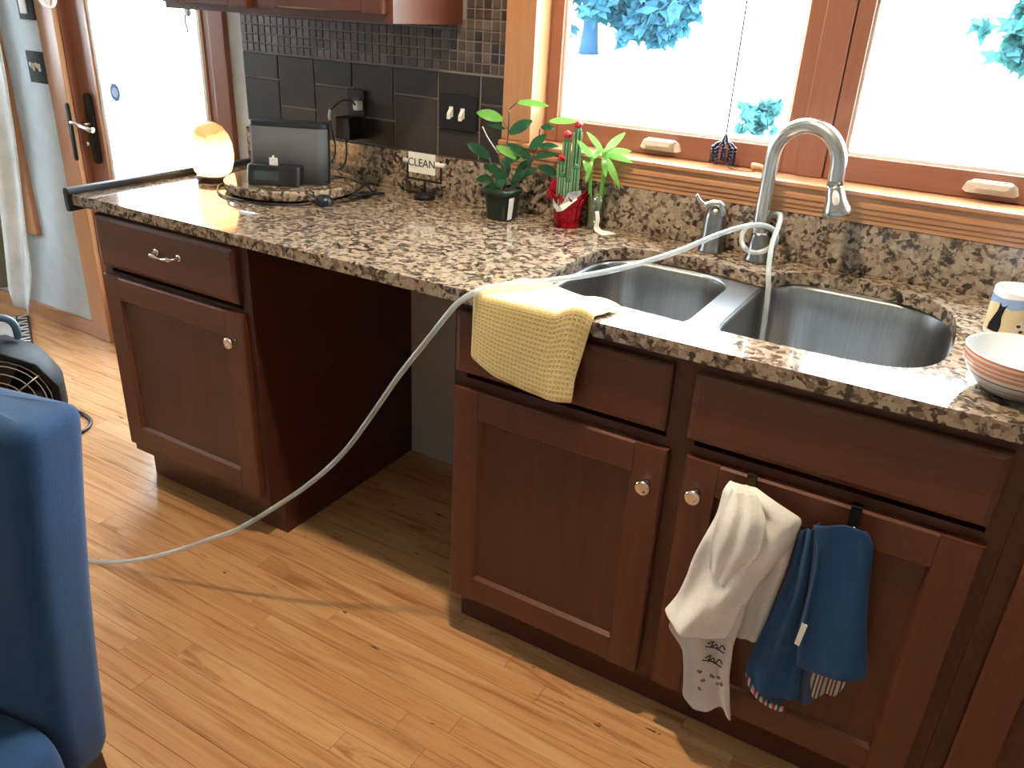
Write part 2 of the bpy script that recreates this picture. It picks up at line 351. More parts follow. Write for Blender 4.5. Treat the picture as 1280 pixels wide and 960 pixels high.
# floor boards
PW = .0585; FX0, FX1, FY0 = -2.3, 2.9, -2.05
me_cache = []
def boardmesh():
    bm = nb(); e = .0009 / PW; 
    x = .5; lo = [(-.5, -.5), (.5, -.5), (.5, .5), (-.5, .5)]
    loft(bm, [[(a, b, -.011) for a, b in lo], [(a, b, -.0005) for a, b in lo], [(a * (1 - .0010), b * (1 - .010), 0) for a, b in lo]])
    me = D.meshes.new('plank'); bm.normal_update(); bm.to_mesh(me); bm.free(); me.materials.append(m_floor); return me
bme = boardmesh(); nb_ = 0
far = nb()
y = -.006; row = 0
while y > -4.19:
    x = X0 + R.uniform(-.6, 0)
    while x < X1:
        L = R.choice((.5, .65, .8, .95, 1.1, 1.3)) * R.uniform(.9, 1.12); a, b = max(x, X0 + .001), min(x + L, X1 - .001)
        if b - a > .01:
            if y > FY0 and a < FX1 and b > FX0:
                o = D.objects.new('plank', bme); C.objects.link(o); o.parent = floor; o.location = ((a + b) / 2, y - PW / 2, R.uniform(-.0003, 0)); o.scale = (b - a - .0006, PW - .0006, 1); nb_ += 1
            else: box(far, a, b - .001, y - PW + .001, y, -.011, -.0003)
        x += L
    y -= PW; row += 1
o = obj('plank_field', far, m_floor, floor); o['kind'] = 'stuff'
print('planks', nb_)
obj('bay_panel', B(.58, 1.29, -.004, 0, 0, .883), m_drywall, wall)
struct(obj('baseboard_back', B(X0, -1.13, -.015, 0, 0, .068), m_fir_x, bev=.003))
# recessed ceiling light that throws the hose's shadow
def downlight(x, y, w, lab):
    t = thing('ceiling_light', lab, 'light', (x, y, H - .02), 'recessed ceiling lights')
    bm = nb(); n = 28
    loft(bm, [[(x + q * math.cos(2 * PI * i / n), y + q * math.sin(2 * PI * i / n), z) for i in range(n)] for q, z in ((.10, H - .001), (.10, H - .012), (.075, H - .012), (.072, H - .002))], False, False)
    obj('trim_ring', bm, m_white, t, True)
    bm = nb(); lathe(bm, [(.072, H - .004), (.072, H - .002)], x, y, 24); obj('lens', bm, m_lamp, t)
    l = D.lights.new('bulb', 'AREA'); l.shape = 'DISK'; l.size = .08; l.energy = w; l.color = (1, .80, .57); lo = D.objects.new('bulb', l); C.objects.link(lo); lo.parent = t; lo.location = (0, 0, .004)
downlight(1.45, -.92, CEIL_W, 'recessed warm ceiling downlight over the floor in front of the sink')

# ------------------------------------------------------------------ backsplash tiles (pieces of the back wall)
obj('grout_bed', box(box(nb(), -.046, .955, -.005, 0, .93, 1.262), -.046, .955, -.005, 0, 1.262, 1.75), m_grout, wall)
def tile(name, x0, x1, z0, z1, mat, dep, cache={}):
    g = .0030 if name == 'slate_tile' else .0021
    key = name
    if key not in cache:
        bm = nb(); lo = [(-.5, -.5), (.5, -.5), (.5, .5), (-.5, .5)]; k = .94 if name == 'slate_tile' else .84
        k = .985 if name == 'slate_tile' else .92
        loft(bm, [[(a, 0, b) for a, b in lo], [(a, -.78, b) for a, b in lo], [(a * k, -1, b * k) for a, b in lo]])
        me = D.meshes.new(name); bmesh.ops.recalc_face_normals(bm, faces=bm.faces[:]); bm.to_mesh(me); bm.free(); me.materials.append(mat); cache[key] = me
    o = D.objects.new(name, cache[key]); C.objects.link(o); o.parent = wall
    o.location = ((x0 + x1) / 2, -.005, (z0 + z1) / 2); o.scale = (x1 - x0 - 2 * g, dep, z1 - z0 - 2 * g)
xs = [-.046, .110, .262, .414, .572, .729, .872, .955]
for i in range(7):
    a, b = xs[i], xs[i + 1]; zt, zb = 1.262, 1.03
    zm = (1.187 if i % 2 == 0 else 1.109)
    tile('slate_tile', a, b, zm, zt, m_slate, R.uniform(.003, .0045)); tile('slate_tile', a, b, zb, zm, m_slate, R.uniform(.003, .0045))
P = .02705
for i in range(37):
    x = -.046 + i * P
    for j in range(14):
        z = 1.264 + j * P
        if z + P > 1.40 and x < .80: continue
        if j > 9: continue
        tile('mosaic_tile', x, x + P, z, z + P, m_mosaic, R.uniform(.002, .0038))

# ------------------------------------------------------------------ kitchen window
def framed(bm, x0, x1, z0, z1, y0, y1, w, wl=None, wr=None, wt=None):
    wl = wl or w; wr = wr or w; wt = wt or w
    return bm
win = struct(obj('window_1', B(WX0, WX1, .02, .14, WZ0, WZ0 + .018), m_fir_x))          # stool seat inside the hole
obj('jamb', B(WX0, WX0 + .026, -.028, .13, WZ0 + .018, WZ1), m_fir_z, win); obj('jamb', B(WX1 - .026, WX1, -.028, .13, WZ0 + .018, WZ1), m_fir_z, win)
obj('head_jamb', B(WX0 + .026, WX1 - .026, -.028, .13, WZ1 - .026, WZ1), m_fir_x, win)
bm = nb()
prof = [(0.02, 1.1035), (-.034, 1.1035), (-.040, 1.100), (-.040, 1.092), (-.036, 1.089), (-.030, 1.087), (-.030, 1.078), (-.034, 1.074), (-.034, 1.066), (-.030, 1.062), (-.030, 1.053), (-.026, 1.049), (-.026, 1.042), (-.023, 1.038), (-.023, 1.0296), (0.0, 1.0296), (0.0, 1.0855), (.02, 1.0855)]
xs2 = (.955, 2.63)
a = [bm.verts.new((xs2[0], y, z)) for y, z in prof]; b = [bm.verts.new((xs2[1], y, z)) for y, z in prof]
for i in range(len(prof)):
    j = (i + 1) % len(prof); bm.faces.new((a[i], a[j], b[j], b[i]))
bm.faces.new(list(reversed(a))); bm.faces.new(b); bmesh.ops.recalc_face_normals(bm, faces=bm.faces[:])
obj('sill', bm, m_fir_x, win)
obj('casing', B(.955, 1.022, -.026, 0, 1.1036, 2.2), m_fir_z, win, bev=.004); obj('casing', B(2.555, 2.625, -.026, 0, 1.1036, 2.2), m_fir_z, win, bev=.004); obj('casing', B(.955, 2.625, -.026, 0, 2.2, 2.27), m_fir_x, win, bev=.004)
obj('mullion', B(1.735, 1.797, .045, .13, WZ0 + .018, WZ1 - .026), m_sash_z, win, bev=.003)
def sash(x0, x1, gl, gr):
    z0, z1 = WZ0 + .0185, WZ1 - .027; gz0, gz1 = 1.162, WZ1 - .09
    s = obj('sash', B(x0, gl, .055, .10, z0, z1), m_sash_z, win, bev=.003)
    obj('stile', B(gr, x1, .055, .10, z0, z1), m_sash_z, s, bev=.003)
    obj('rail', B(gl, gr, .0555, .0995, z0, gz0), m_sash_x, s, bev=.003); obj('rail', B(gl, gr, .0555, .0995, gz1, z1), m_sash_x, s, bev=.003)
    bm = nb(); w = .007
    for a in ((gl, gl + w, .07, .085, gz0, gz1), (gr - w, gr, .07, .085, gz0, gz1), (gl, gr, .07, .085, gz0, gz0 + w), (gl, gr, .07, .085, gz1 - w, gz1)): box(bm, *a)
    obj('glazing_bead', bm, m_white, s)
    obj('pane', B(gl, gr, .077, .081, gz0, gz1), m_pane, s)
    return s
s1 = sash(1.046, 1.735, 1.082, 1.698); s2 = sash(1.798, 2.534, 1.835, 2.497)
def latch(par, x, z):
    bm = nb()
    w = [(-.056, -.010), (-.048, -.015), (.048, -.015), (.056, -.010), (.050, .006), (.036, .015), (-.036, .015), (-.050, .006)]
    loft(bm, [[(x + a, .055, z + b) for a, b in w], [(x + a * .97, .047, z + b * .97) for a, b in w]])
    o = obj('sash_lock', bm, m_handle_p, par, bev=.002); bm = nb()
    w = [(-.030, -.004), (.030, -.004), (.038, .012), (-.038, .012)]
    loft(bm, [[(x + a, .047, z + b) for a, b in w], [(x + a * .96, .026, z + b * .8 + .002) for a, b in w]])
    return o, bm
for par, x in ((s1, 1.389), (s2, 2.148)):
    z = 1.132; bm = nb(); w = [(-.056, -.010), (-.048, -.015), (.048, -.015), (.056, -.010), (.050, .006), (.036, .015), (-.036, .015), (-.050, .006)]
    loft(bm, [[(x + a, .0549, z + b) for a, b in w], [(x + a * .97, .048, z + b * .97) for a, b in w]])
    w = [(-.030, -.004), (.030, -.004), (.040, .012), (-.040, .012)]
    loft(bm, [[(x + a, .048, z + b) for a, b in w], [(x + a * .96, .026, z + b * .8 + .002) for a, b in w]])
    bmesh.ops.recalc_face_normals(bm, faces=bm.faces[:]); obj('sash_lock', bm, m_handle_p, par)
# wooden crank stub on the sill
bm = nb(); tube(bm, [(1.636, .035, 1.113), (1.655, .028, 1.115), (1.672, .022, 1.113)], lambda t: .0085 * (1 - .5 * t), 10, 4)
tag(obj('wooden_peg', bm, pbr('pale_peg', (.62, .36, .18), .45), smooth=True, loc=(1.655, .028, 1.1045)), 'small pale wooden peg lying on the window sill by the faucet', 'peg')

# ------------------------------------------------------------------ glazed door
door = struct(obj('door_1', B(-1.012, -.905, .03, .075, .012, 2.04), m_sash_z, bev=.003))    # lock stile of the slab
obj('stile', B(-.268, -.176, .03, .075, .012, 2.04), m_sash_z, door, bev=.003)
obj('rail', B(-.905, -.268, .0305, .0745, .012, .26), m_sash_x, door, bev=.003); obj('rail', B(-.905, -.268, .0305, .0745, 1.93, 2.04), m_sash_x, door, bev=.003)
bm = nb()
for a in ((-.905, -.893, .026, .06, .26, 1.93), (-.280, -.268, .026, .06, .26, 1.93), (-.905, -.268, .026, .06, .26, .275), (-.905, -.268, .026, .06, 1.915, 1.93)): box(bm, *a)
obj('inner_bead', bm, m_fir_z, door)
bm = nb()
for a in ((-.893, -.872, .032, .06, .275, 1.915), (-.300, -.280, .032, .06, .275, 1.915), (-.893, -.280, .032, .06, .275, .292), (-.893, -.280, .032, .06, 1.90, 1.915)): box(bm, *a)
obj('glazing_bead', bm, m_white, door); obj('pane', B(-.872, -.30, .045, .05, .292, 1.90), m_pane, door)
obj('jamb', B(DX0 + .0005, DX0 + .021, -.0005, .13, 0, DZ), m_sash_z, door); obj('jamb', B(DX1 - .010, DX1 - .0005, -.0005, .13, 0, DZ), m_sash_z, door)
obj('casing', B(-1.128, -1.018, -.022, -.0005, 0, 2.06), m_fir_z, door, bev=.004); obj('casing', B(-.182, -.110, -.022, -.0005, 0, 2.06), m_sash_z, door, bev=.004)
obj('casing', B(-1.128, -.110, -.022, -.0005, 2.06, 2.16), m_fir_x, door, bev=.004)
obj('threshold', B(DX0 + .021, DX1 - .01, .0, .13, 0, .011), m_dark_leg, door)
def oval_plate(x, z, w, h, y0, y1):
    bm = nb(); pts = []
    for i in range(24):
        a = 2 * PI * i / 24; pts.append((x + w * math.cos(a), z + (h - w) * (1 if math.sin(a) > 0 else -1) + w * math.sin(a)))
    loft(bm, [[(a, y0, b) for a, b in reversed(pts)], [(a, y1, b) for a, b in reversed(pts)]]); bmesh.ops.recalc_face_normals(bm, faces=bm.faces[:]); return bm
hp = obj('handle_plate', oval_plate(-.958, .915, .022, .135, .029, .018), m_blackm, door, True)
bm = nb(); tube(bm, [(-.958, .02, .935), (-.958, -.022, .935), (-.945, -.035, .935), (-.90, -.038, .928), (-.868, -.036, .925)], .0105, 10, 5); obj('lever', bm, m_chrome, hp, True)
bm = nb(); tube(bm, [(-.958, -.03, .935), (-.985, -.034, .940), (-1.005, -.034, .940)], .008, 10, 5); obj('lever_hub', bm, m_chrome, hp, True)
hp2 = obj('strike_plate', oval_plate(-1.022, .90, .012, .11, -.022, -.027), m_blackm, door, True)
bm = nb(); tube(bm, [(-.992, .028, .855), (-.992, .008, .855)], .009, 10, 2); obj('deadbolt_turn', bm, m_chrome, door, True)
obj('hinge', B(-.196, -.174, .012, .034, 1.045, 1.14), m_blackm, door, bev=.003)
bm = nb(); disc_y(bm, (-.812, 0, 1.064), .03, .0445, .0435, 24, 1, 1.1); st = obj('window_sticker', bm, m_sticker, door, label='round blue sticker')
bm = nb(); disc_y(bm, (-.812, 0, 1.064), .018, .0433, .0428, 20); obj('sticker_print', bm, m_sticker_w, st)
bm = nb(); tube(bm, [(-.345, .043, 1.36), (-.345, .03, 1.355), (-.345, .026, 1.33), (-.345, .032, 1.31), (-.345, .03, 1.30)], .004, 8, 4); disc_y(bm, (-.345, 0, 1.365), .015, .0449, .037)
tag(obj('suction_hook', bm, pbr('grey_suction', (.35, .36, .36), .3), smooth=True, loc=(-.345, .04, 1.30)), 'small grey suction hook stuck high on the door glass', 'hook')
# curtained window at far left
win2 = struct(obj('window_2', B(VX0, VX1, -.02, .13, VZ0, VZ0 + .02), m_fir_x))
obj('casing', B(VX1 - .005, VX1 + .09, -.022, -.0005, VZ0 - .05, 2.12), m_fir_z, win2, bev=.004); obj('casing', B(VX0 - .09, VX0 + .005, -.022, -.0005, VZ0 - .05, 2.12), m_fir_z, win2, bev=.004)
obj('casing', B(VX0 + .005, VX1 - .005, -.022, -.0005, VZ0 - .05, VZ0), m_fir_x, win2, bev=.004); obj('casing', B(VX0 + .005, VX1 - .005, -.022, -.0005, VZ1, 2.12), m_fir_x, win2, bev=.004)
sx = obj('sash', B(VX0, VX0 + .05, .05, .1, VZ0 + .02, VZ1), m_sash_z, win2); obj('stile', B(VX1 - .05, VX1, .05, .1, VZ0 + .02, VZ1), m_sash_z, sx); obj('rail', B(VX0 + .05, VX1 - .05, .05, .1, VZ0 + .02, VZ0 + .08), m_sash_x, sx); obj('rail', B(VX0 + .05, VX1 - .05, .05, .1, VZ1 - .05, VZ1), m_sash_x, sx)
obj('pane', B(VX0 + .05, VX1 - .05, .073, .077, VZ0 + .08, VZ1 - .05), m_pane, sx)

# ------------------------------------------------------------------ wall plates
def plate(name, label, x0, x1, z0, z1, y, toggles, cat='switch', group=None):
    t = thing(name, label, cat, ((x0 + x1) / 2, y, z0), group)
    obj('cover', B(x0, x1, y - .006, y, z0, z1), m_blackm, t, bev=.002)
    for tx, tz, up in toggles:
        bm = nb(); box(bm, tx - .0065, tx + .0065, y - .0078, y - .006, tz - .014, tz + .014)
        loft(bm, [[(tx + a, y - .0075, tz + b) for a, b in ((-.006, -.009), (.006, -.009), (.006, .009), (-.006, .009))], [(tx + a, y - .020, tz + b + .012 * up) for a, b in ((-.0055, -.007), (.0055, -.007), (.0055, .007), (-.0055, .007))]])
        bmesh.ops.recalc_face_normals(bm, faces=bm.faces[:]); obj('toggle', bm, m_white, t)
    return t
plate('light_switch', 'black two-toggle switch plate on the grey wall left of the glass door', -1.268, -1.150, 1.066, 1.184, -.0005, [(-1.228, 1.125, 1), (-1.190, 1.125, 1)])
t = plate('light_switch', 'black plate with white rocker partly cut off at the top left corner', -1.262, -1.156, 1.297, 1.41, -.0005, [])
obj('rocker', B(-1.245, -1.20, -.011, -.006, 1.318, 1.39), m_white, t, bev=.002)
plate('light_switch', 'black two-toggle switch plate on the slate tile right of the CLEAN sign', .742, .868, 1.108, 1.205, -.0125, [(.783, 1.158, -1), (.822, 1.156, -1)])
ot = thing('power_outlet', 'black wall outlet with adapter plugged in behind the speaker dock', 'outlet', (.433, -.0125, 1.045))
obj('cover', B(.399, .466, -.018, -.0125, 1.045, 1.187), m_blackm, ot, bev=.002); obj('socket', B(.418, .448, -.0195, -.018, 1.13, 1.165), m_black, ot); obj('socket', B(.418, .448, -.0195, -.018, 1.066, 1.10), m_blackm, ot)
pa = thing('power_adapter', 'black square power adapter plugged into the lower outlet socket', 'adapter', (.43, -.045, 1.045))
obj('body', B(.398, .455, -.075, -.0196, 1.045, 1.11), m_blackm, pa, bev=.004)
uc = thing('usb_charger', 'small white charger plug in the upper outlet socket', 'charger', (.437, -.03, 1.133))
obj('body', B(.4445, .4625, -.046, -.0196, 1.130, 1.157), m_white, uc, bev=.003)
bm = nb(); tube(bm, [(.4535, -.046, 1.146), (.452, -.058, 1.158), (.43, -.075, 1.158), (.405, -.082, 1.14), (.388, -.085, 1.118), (.392, -.085, 1.07), (.40, -.08, 1.02), (.385, -.085, .975), (.35, -.11, .952)], .0027, 8, 6); obj('cable', bm, m_black, uc, True)
bm = nb(); tube(bm, [(.392, -.085, 1.13), (.387, -.085, 1.112), (.389, -.085, 1.098)], .0048, 8, 3); obj('cable_clip', bm, m_white, uc, True)
bm = nb(); tube(bm, [(.425, -.06, 1.045), (.43, -.065, 1.0), (.42, -.07, .965), (.40, -.075, .95)], .0027, 8, 6); obj('cable', bm, m_black, pa, True)

# ------------------------------------------------------------------ base cabinets
YF = -.66; FT = .02
def bar(name, x0, x1, z0, z1, root, side, mat):
    """one stile or rail; side says where its moulded edge lies"""
    y0, y1 = YF - FT, YF - .0006; bm = nb()
    w = (x1 - x0) if side in 'lr' else (z1 - z0)
    pr = [(0, y1), (0, y0 + .004), (.004, y0), (w - .001, y0), (w + .006, y0 + .010), (w + .006, y1)]
    def P(a, y, b):
        if side == 'r': return (x0 + a, y, b)
        if side == 'l': return (x1 - a, y, b)
        if side == 't': return (b, y, z0 + a)
        return (b, y, z1 - a)
    ends = (z0, z1) if side in 'lr' else (x0, x1)
    loft(bm, [[P(a, y, e) for a, y in pr] for e in ends]); bmesh.ops.recalc_face_normals(bm, faces=bm.faces[:])
    return obj(name, bm, mat, root)
def panel_front(x0, x1, z0, z1, root, name, knob=None, pull=None, rail=.066, mat=m_cherry):
    """frame and panel door: the panel carries stiles, rails and knob"""
    y0 = YF - FT; g = .0004
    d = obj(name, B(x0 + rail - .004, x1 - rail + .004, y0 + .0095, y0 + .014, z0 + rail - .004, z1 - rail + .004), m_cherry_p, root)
    bar('stile', x0, x0 + rail, z0, z1, d, 'r', m_cherry); bar('stile', x1 - rail, x1, z0, z1, d, 'l', m_cherry)
    bar('rail', x0 + rail + g, x1 - rail - g, z0, z0 + rail, d, 't', m_cherry_x); bar('rail', x0 + rail + g, x1 - rail - g, z1 - rail, z1, d, 'b', m_cherry_x)
    if knob:
        kx, kz = knob; bm = nb(); n = 18
        loft(bm, [[(kx + q * math.cos(-2 * PI * i / n), y, kz + q * math.sin(-2 * PI * i / n)) for i in range(n)] for q, y in ((.0085, y0), (.006, y0 - .004), (.0055, y0 - .012), (.014, y0 - .017), (.0165, y0 - .022), (.0145, y0 - .027), (.010, y0 - .029), (.008, y0 - .0275), (.0005, y0 - .029))])
        obj('knob', bm, m_chrome, d, True)
    return d
def drawer_front(x0, x1, z0, z1, root, name='drawer'):
    y0, y1 = YF - FT, YF - .0006; bm = nb(); e = .012
    def ring(x0, x1, z0, z1, y): return [(x0, y, z0), (x1, y, z0), (x1, y, z1), (x0, y, z1)]
    loft(bm, [ring(x0, x1, z0, z1, y1), ring(x0, x1, z0, z1, y0 + .007), ring(x0 + .003, x1 - .003, z0 + .003, z1 - .003, y0 + .004), ring(x0 + e, x1 - e, z0 + e, z1 - e, y0)])
    bmesh.ops.recalc_face_normals(bm, faces=bm.faces[:]); return obj(name, bm, m_cherry_x, root)
def carcass(root, x0, x1, mids=()):
    t = .018; z0, z1 = .118, .884; holes = []; xs = [x0 + .003] + list(mids) + [x1 - .003]
    for a, b in zip(xs, xs[1:]):
        holes += [[(a + .028, .155), (b - .028, .155), (b - .028, .668), (a + .028, .668)], [(a + .028, .705), (b - .028, .705), (b - .028, .852), (a + .028, .852)]]
    bm = slab_holes([(x0, z0), (x1, z0), (x1, z1), (x0, z1)], holes, 0, .018)
    bm.transform(Matrix.Translation((0, YF + .018, 0)) @ Matrix.Rotation(PI / 2, 4, 'X')); obj('face_frame', bm, m_cherry_d, root)
    ye = YF + .0185
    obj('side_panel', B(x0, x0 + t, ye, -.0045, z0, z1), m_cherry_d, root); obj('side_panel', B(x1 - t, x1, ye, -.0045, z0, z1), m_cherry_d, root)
    obj('bottom_panel', B(x0 + t, x1 - t, ye, -.036, z0, z0 + t), m_cherry_d, root); obj('back_panel', B(x0 + t, x1 - t, -.036, -.03, z0 + t, z1), m_cherry_d, root)
    obj('toe_kick', B(x0, x1, -.607, -.592, 0, z0 - .0003), m_cherry_d, root)
    obj('plinth_side', B(x0, x0 + t, -.592, -.0045, 0, z0 - .0003), m_cherry_d, root); obj('plinth_side', B(x1 - t, x1, -.592, -.0045, 0, z0 - .0003), m_cherry_d, root)
BT = TOP - .0295
c1 = thing('base_cabinet', 'dark cherry base cabinet left of the empty dishwasher bay', 'cabinet', (.337, -.35, 0))
carcass(c1, .046, .628); d = drawer_front(.056, .597, .722, .868, c1)
bm = nb(); tube(bm, [(.312, YF - FT, .808), (.312, YF - FT - .022, .808), (.325, YF - FT - .027, .806), (.355, YF - FT - .027, .803), (.385, YF - FT - .027, .806), (.398, YF - FT - .022, .808), (.398, YF - FT, .808)], lambda t: .0045 + .002 * math.cos(6 * PI * t), 10, 5)
for xx in (.312, .398): disc_y(bm, (xx, 0, .808), .009, YF - FT - .006, YF - FT)
obj('handle', bm, m_chrome, d, True)
panel_front(.052, .608, .155, .697, c1, 'door', (.575, .622))
c3 = thing('sink_cabinet', 'dark cherry two-door sink cabinet right of the empty bay, towels on its right door', 'cabinet', (1.78, -.35, 0))
carcass(c3, 1.244, 2.3095, (1.761,)); drawer_front(1.256, 1.732, .722, .860, c3, 'false_drawer'); panel_front(1.254, 1.746, .128, .686, c3, 'door', (1.714, .605))
drawer_front(1.776, 2.28, .722, .858, c3, 'false_drawer'); panel_front(1.782, 2.286, .128, .688, c3, 'door', (1.813, .620))
c4 = thing('base_cabinet', 'dark cherry cabinet at the right edge, mostly out of view', 'cabinet', (2.65, -.35, 0))
carcass(c4, 2.3105, 2.95); drawer_front(2.34, 2.93, .722, .858, c4); panel_front(2.342, 2.93, .128, .688, c4, 'door', (2.9, .62))

# ------------------------------------------------------------------ granite top, backsplash, sink
cut = [(1.372, -.50), (1.368, -.40), (1.368, -.30), (1.378, -.235), (1.402, -.19), (1.445, -.162), (1.52, -.152), (1.60, -.150), (1.66, -.156), (1.715, -.170), (1.757, -.176), (1.775, -.168), (1.788, -.140), (1.805, -.112), (1.835, -.094), (1.90, -.086), (1.98, -.086), (2.05, -.098), (2.10, -.128), (2.135, -.172), (2.153, -.23), (2.160, -.32), (2.160, -.42), (2.150, -.485), (2.128, -.535), (2.09, -.568), (2.03, -.585), (1.90, -.592), (1.75, -.590), (1.60, -.582), (1.46, -.575), (1.405, -.556), (1.380, -.53)]
cut = [(p.x, p.y) for p in crom([(x, y, 0) for x, y in cut + cut[:1]], 3)[:-1]]
ct = thing('countertop', 'polished speckled brown granite countertop with sink cutout', 'countertop', (1.5, -.35, TOP - .0295))
outer = [(0, -.006), (0, -.695), (2.95, -.695), (2.95, -.006)]
bm = slab_holes(outer, [cut], TOP - .029, TOP); obj('slab', bm, m_granite, ct, bev=.005, seg=3)
obj('backsplash', B(-.046, 2.95, -.0215, -.0062, TOP + .0002, 1.029), m_granite_b, ct, bev=.002)
# sink
sk = thing('double_sink', 'stainless steel undermount double-bowl sink', 'sink', (1.76, -.34, .65))
ZR = TOP - .0297
b1 = rrect(1.372, 1.693, -.560, -.163, .085, 8); b2 = rrect(1.752, 2.158, -.578, -.088, .115, 8)
bm = slab_holes(rrect(1.33, 2.20, -.62, -.05, .06), [b1, b2], ZR - .0035, ZR - .0003); obj('rim', bm, m_steel, sk, bev=.001)
def basin(lp, depth):
    cx = sum(p[0] for p in lp) / len(lp); cy = sum(p[1] for p in lp) / len(lp); bm = nb()
    rings = []
    for s, z in ((1.0, 0), (.985, -.01), (.975, -.05), (.965, depth * -.6), (.95, depth * -.85), (.91, -depth * .95), (.84, -depth * .99), (.3, -depth), (.09, -depth - .003)):
        rings.append([(cx + (x - cx) * s, cy + (y - cy) * s, ZR - .002 + z) for x, y in lp])
    loft(bm, rings, False, False)
    for f in bm.faces: f.normal_flip()
    o = obj('basin', bm, m_steel, sk, True)
    m = o.modifiers.new('solid', 'SOLIDIFY'); m.thickness = .0012; m.offset = -1
    bm = nb(); lathe(bm, [(.045, ZR - depth - .0015), (.043, ZR - depth + .001), (.03, ZR - depth - .004), (.004, ZR - depth - .004)], cx, cy, 24); obj('drain', bm, m_nickel, o, True)
basin(b1, .19); basin(b2, .215)
# black guard strip on the counter's left end
bm = nb(); pts = [(-.014, .868), (-.017, .880), (-.017, .925), (-.012, .932), (-.002, .934), (.006, .930), (.008, .922), (.006, .9145), (-.0004, .9142), (-.0004, .868)]
loft(bm, [[(a, yy, b) for a, b in pts] for yy in (-.708, -.05)]); bmesh.ops.recalc_face_normals(bm, faces=bm.faces[:])
tag(obj('edge_guard', bm, m_rubber, smooth=False, loc=(-.005, -.36, .868), bev=.002), 'black rubber guard strip along the left end of the countertop', 'edge guard')

# ------------------------------------------------------------------ upper cabinet
uc = thing('wall_cabinet', 'dark cherry wall cabinet above the slate backsplash', 'cabinet', (.40, -.16, 1.382))
obj('body', B(-.006, .812, -.312, -.013, 1.384, 2.15), m_cherry, uc)
YFs = YF; YF = -.312
panel_front(.004, .338, 1.400, 2.12, uc, 'door', None); panel_front(.380, .795, 1.404, 2.12, uc, 'door', None)
YF = YFs

# ------------------------------------------------------------------ faucet, handle
fa = thing('faucet', 'tall brushed nickel gooseneck faucet behind the sink', 'faucet', (1.708, -.075, TOP))
bm = nb(); lathe(bm, [(.027, TOP), (.027, TOP + .006), (.0235, TOP + .014), (.0225, TOP + .05), (.019, TOP + .062), (.0185, TOP + .07)], 1.708, -.075, 24); obj('base', bm, m_nickel_d, fa, True)
dx, dy = math.cos(math.radians(15)), -math.sin(math.radians(15))
def fp(s, z): return (1.706 + s * dx, -.075 + s * dy, z)
pts = [fp(0, TOP + .06), fp(-.002, 1.0), fp(-.002, 1.08), fp(-.001, 1.145)]
rc = .077
for a in range(165, -13, -15): pts.append(fp(rc + rc * math.cos(math.radians(a)), 1.156 + rc * math.sin(math.radians(a))))
pts.append(fp(.1555, 1.118)); e = Vector(fp(.1555, 1.118))
bm = nb(); tube(bm, pts, .0172, 18, 3); obj('neck', bm, m_nickel, fa, True)
bm = nb(); ax = Vector((.022 * dx, .022 * dy, -.07)).normalized()
hd = [e + ax * -.004, e + ax * .006, e + ax * .03, e + ax * .048, e + ax * .06, e + ax * .066]; rd = (.0165, .018, .022, .029, .0305, .028)
n = 20; s_ = ax.orthogonal().normalized(); t_ = ax.cross(s_)
loft(bm, [[p + s_ * q * math.cos(2 * PI * i / n) + t_ * q * math.sin(2 * PI * i / n) for i in range(n)] for p, q in zip(hd, rd)]); hdo = obj('spray_head', bm, m_nickel, fa, True)
bm = nb(); sphere(bm, (0, 0, 0), 1, 12, 8); 
vdir = (Vector((2.14, -1.99, 1.3)) - e); vdir = (vdir - ax * vdir.dot(ax)).normalized(); sd = ax.cross(vdir)
for v_ in bm.verts: v_.co = e + ax * .026 + vdir * .0225 + sd * v_.co.x * .0075 + ax * v_.co.z * .018 + vdir * v_.co.y * .004
obj('spray_button', bm, m_white, hdo, True)
fh = thing('lever_valve', 'brushed nickel single-lever water valve left of the gooseneck faucet', 'valve', (1.593, -.063, TOP))
bm = nb(); lathe(bm, [(.031, TOP), (.031, TOP + .004), (.0285, TOP + .012), (.0275, TOP + .06), (.0265, TOP + .085), (.022, TOP + .102), (.013, TOP + .112), (.002, TOP + .116)], 1.593, -.063, 24); obj('body', bm, m_nickel_d, fh, True)
bm = nb(); tube(bm, [(1.612, -.070, 1.005), (1.606, -.075, 1.030), (1.588, -.080, 1.034), (1.570, -.085, 1.028), (1.556, -.088, 1.036), (1.546, -.09, 1.050)], lambda t: .011 - .006 * t, 10, 6); obj('lever', bm, m_nickel, fh, True)

# ------------------------------------------------------------------ clear hose
hp_ = [(.10, -1.07, .0065), (.20, -1.035, .0065), (.293, -1.005, .0065), (.36, -.987, .020), (.437, -.966, .047), (.553, -.936, .104), (.665, -.906, .171), (.76, -.881, .231), (.875, -.85, .329), (.963, -.827, .412), (1.046, -.805, .509), (1.115, -.787, .618), (1.179, -.77, .725), (1.24, -.754, .815), (1.28, -.743, .875), (1.304, -.734, .906), (1.328, -.715, .9250), (1.347, -.673, .9295), (1.417, -.566, .9293), (1.48, -.469, .934), (1.535, -.384, .946), (1.592, -.297, .966), (1.65, -.208, .996), (1.70, -.130, 1.010), (1.738, -.100, 1.002), (1.752, -.098, .978), (1.735, -.110, .952), (1.705, -.117, .944), (1.678, -.108, .958), (1.672, -.085, .982), (1.690, -.050, 1.005), (1.722, -.046, 1.02), (1.742, -.062, 1.028), (1.750, -.092, 1.012), (1.752, -.135, .975), (1.765, -.185, .93), (1.777, -.205, .89), (1.785, -.215, .80), (1.788, -.218, .715)]
bm = nb(); tube(bm, hp_, .0062, 10, 5); tag(obj('clear_hose', bm, m_hose, smooth=True, loc=(.293, -1.005, 0)), 'clear plastic tube from the faucet over the counter edge down to the floor', 'hose')

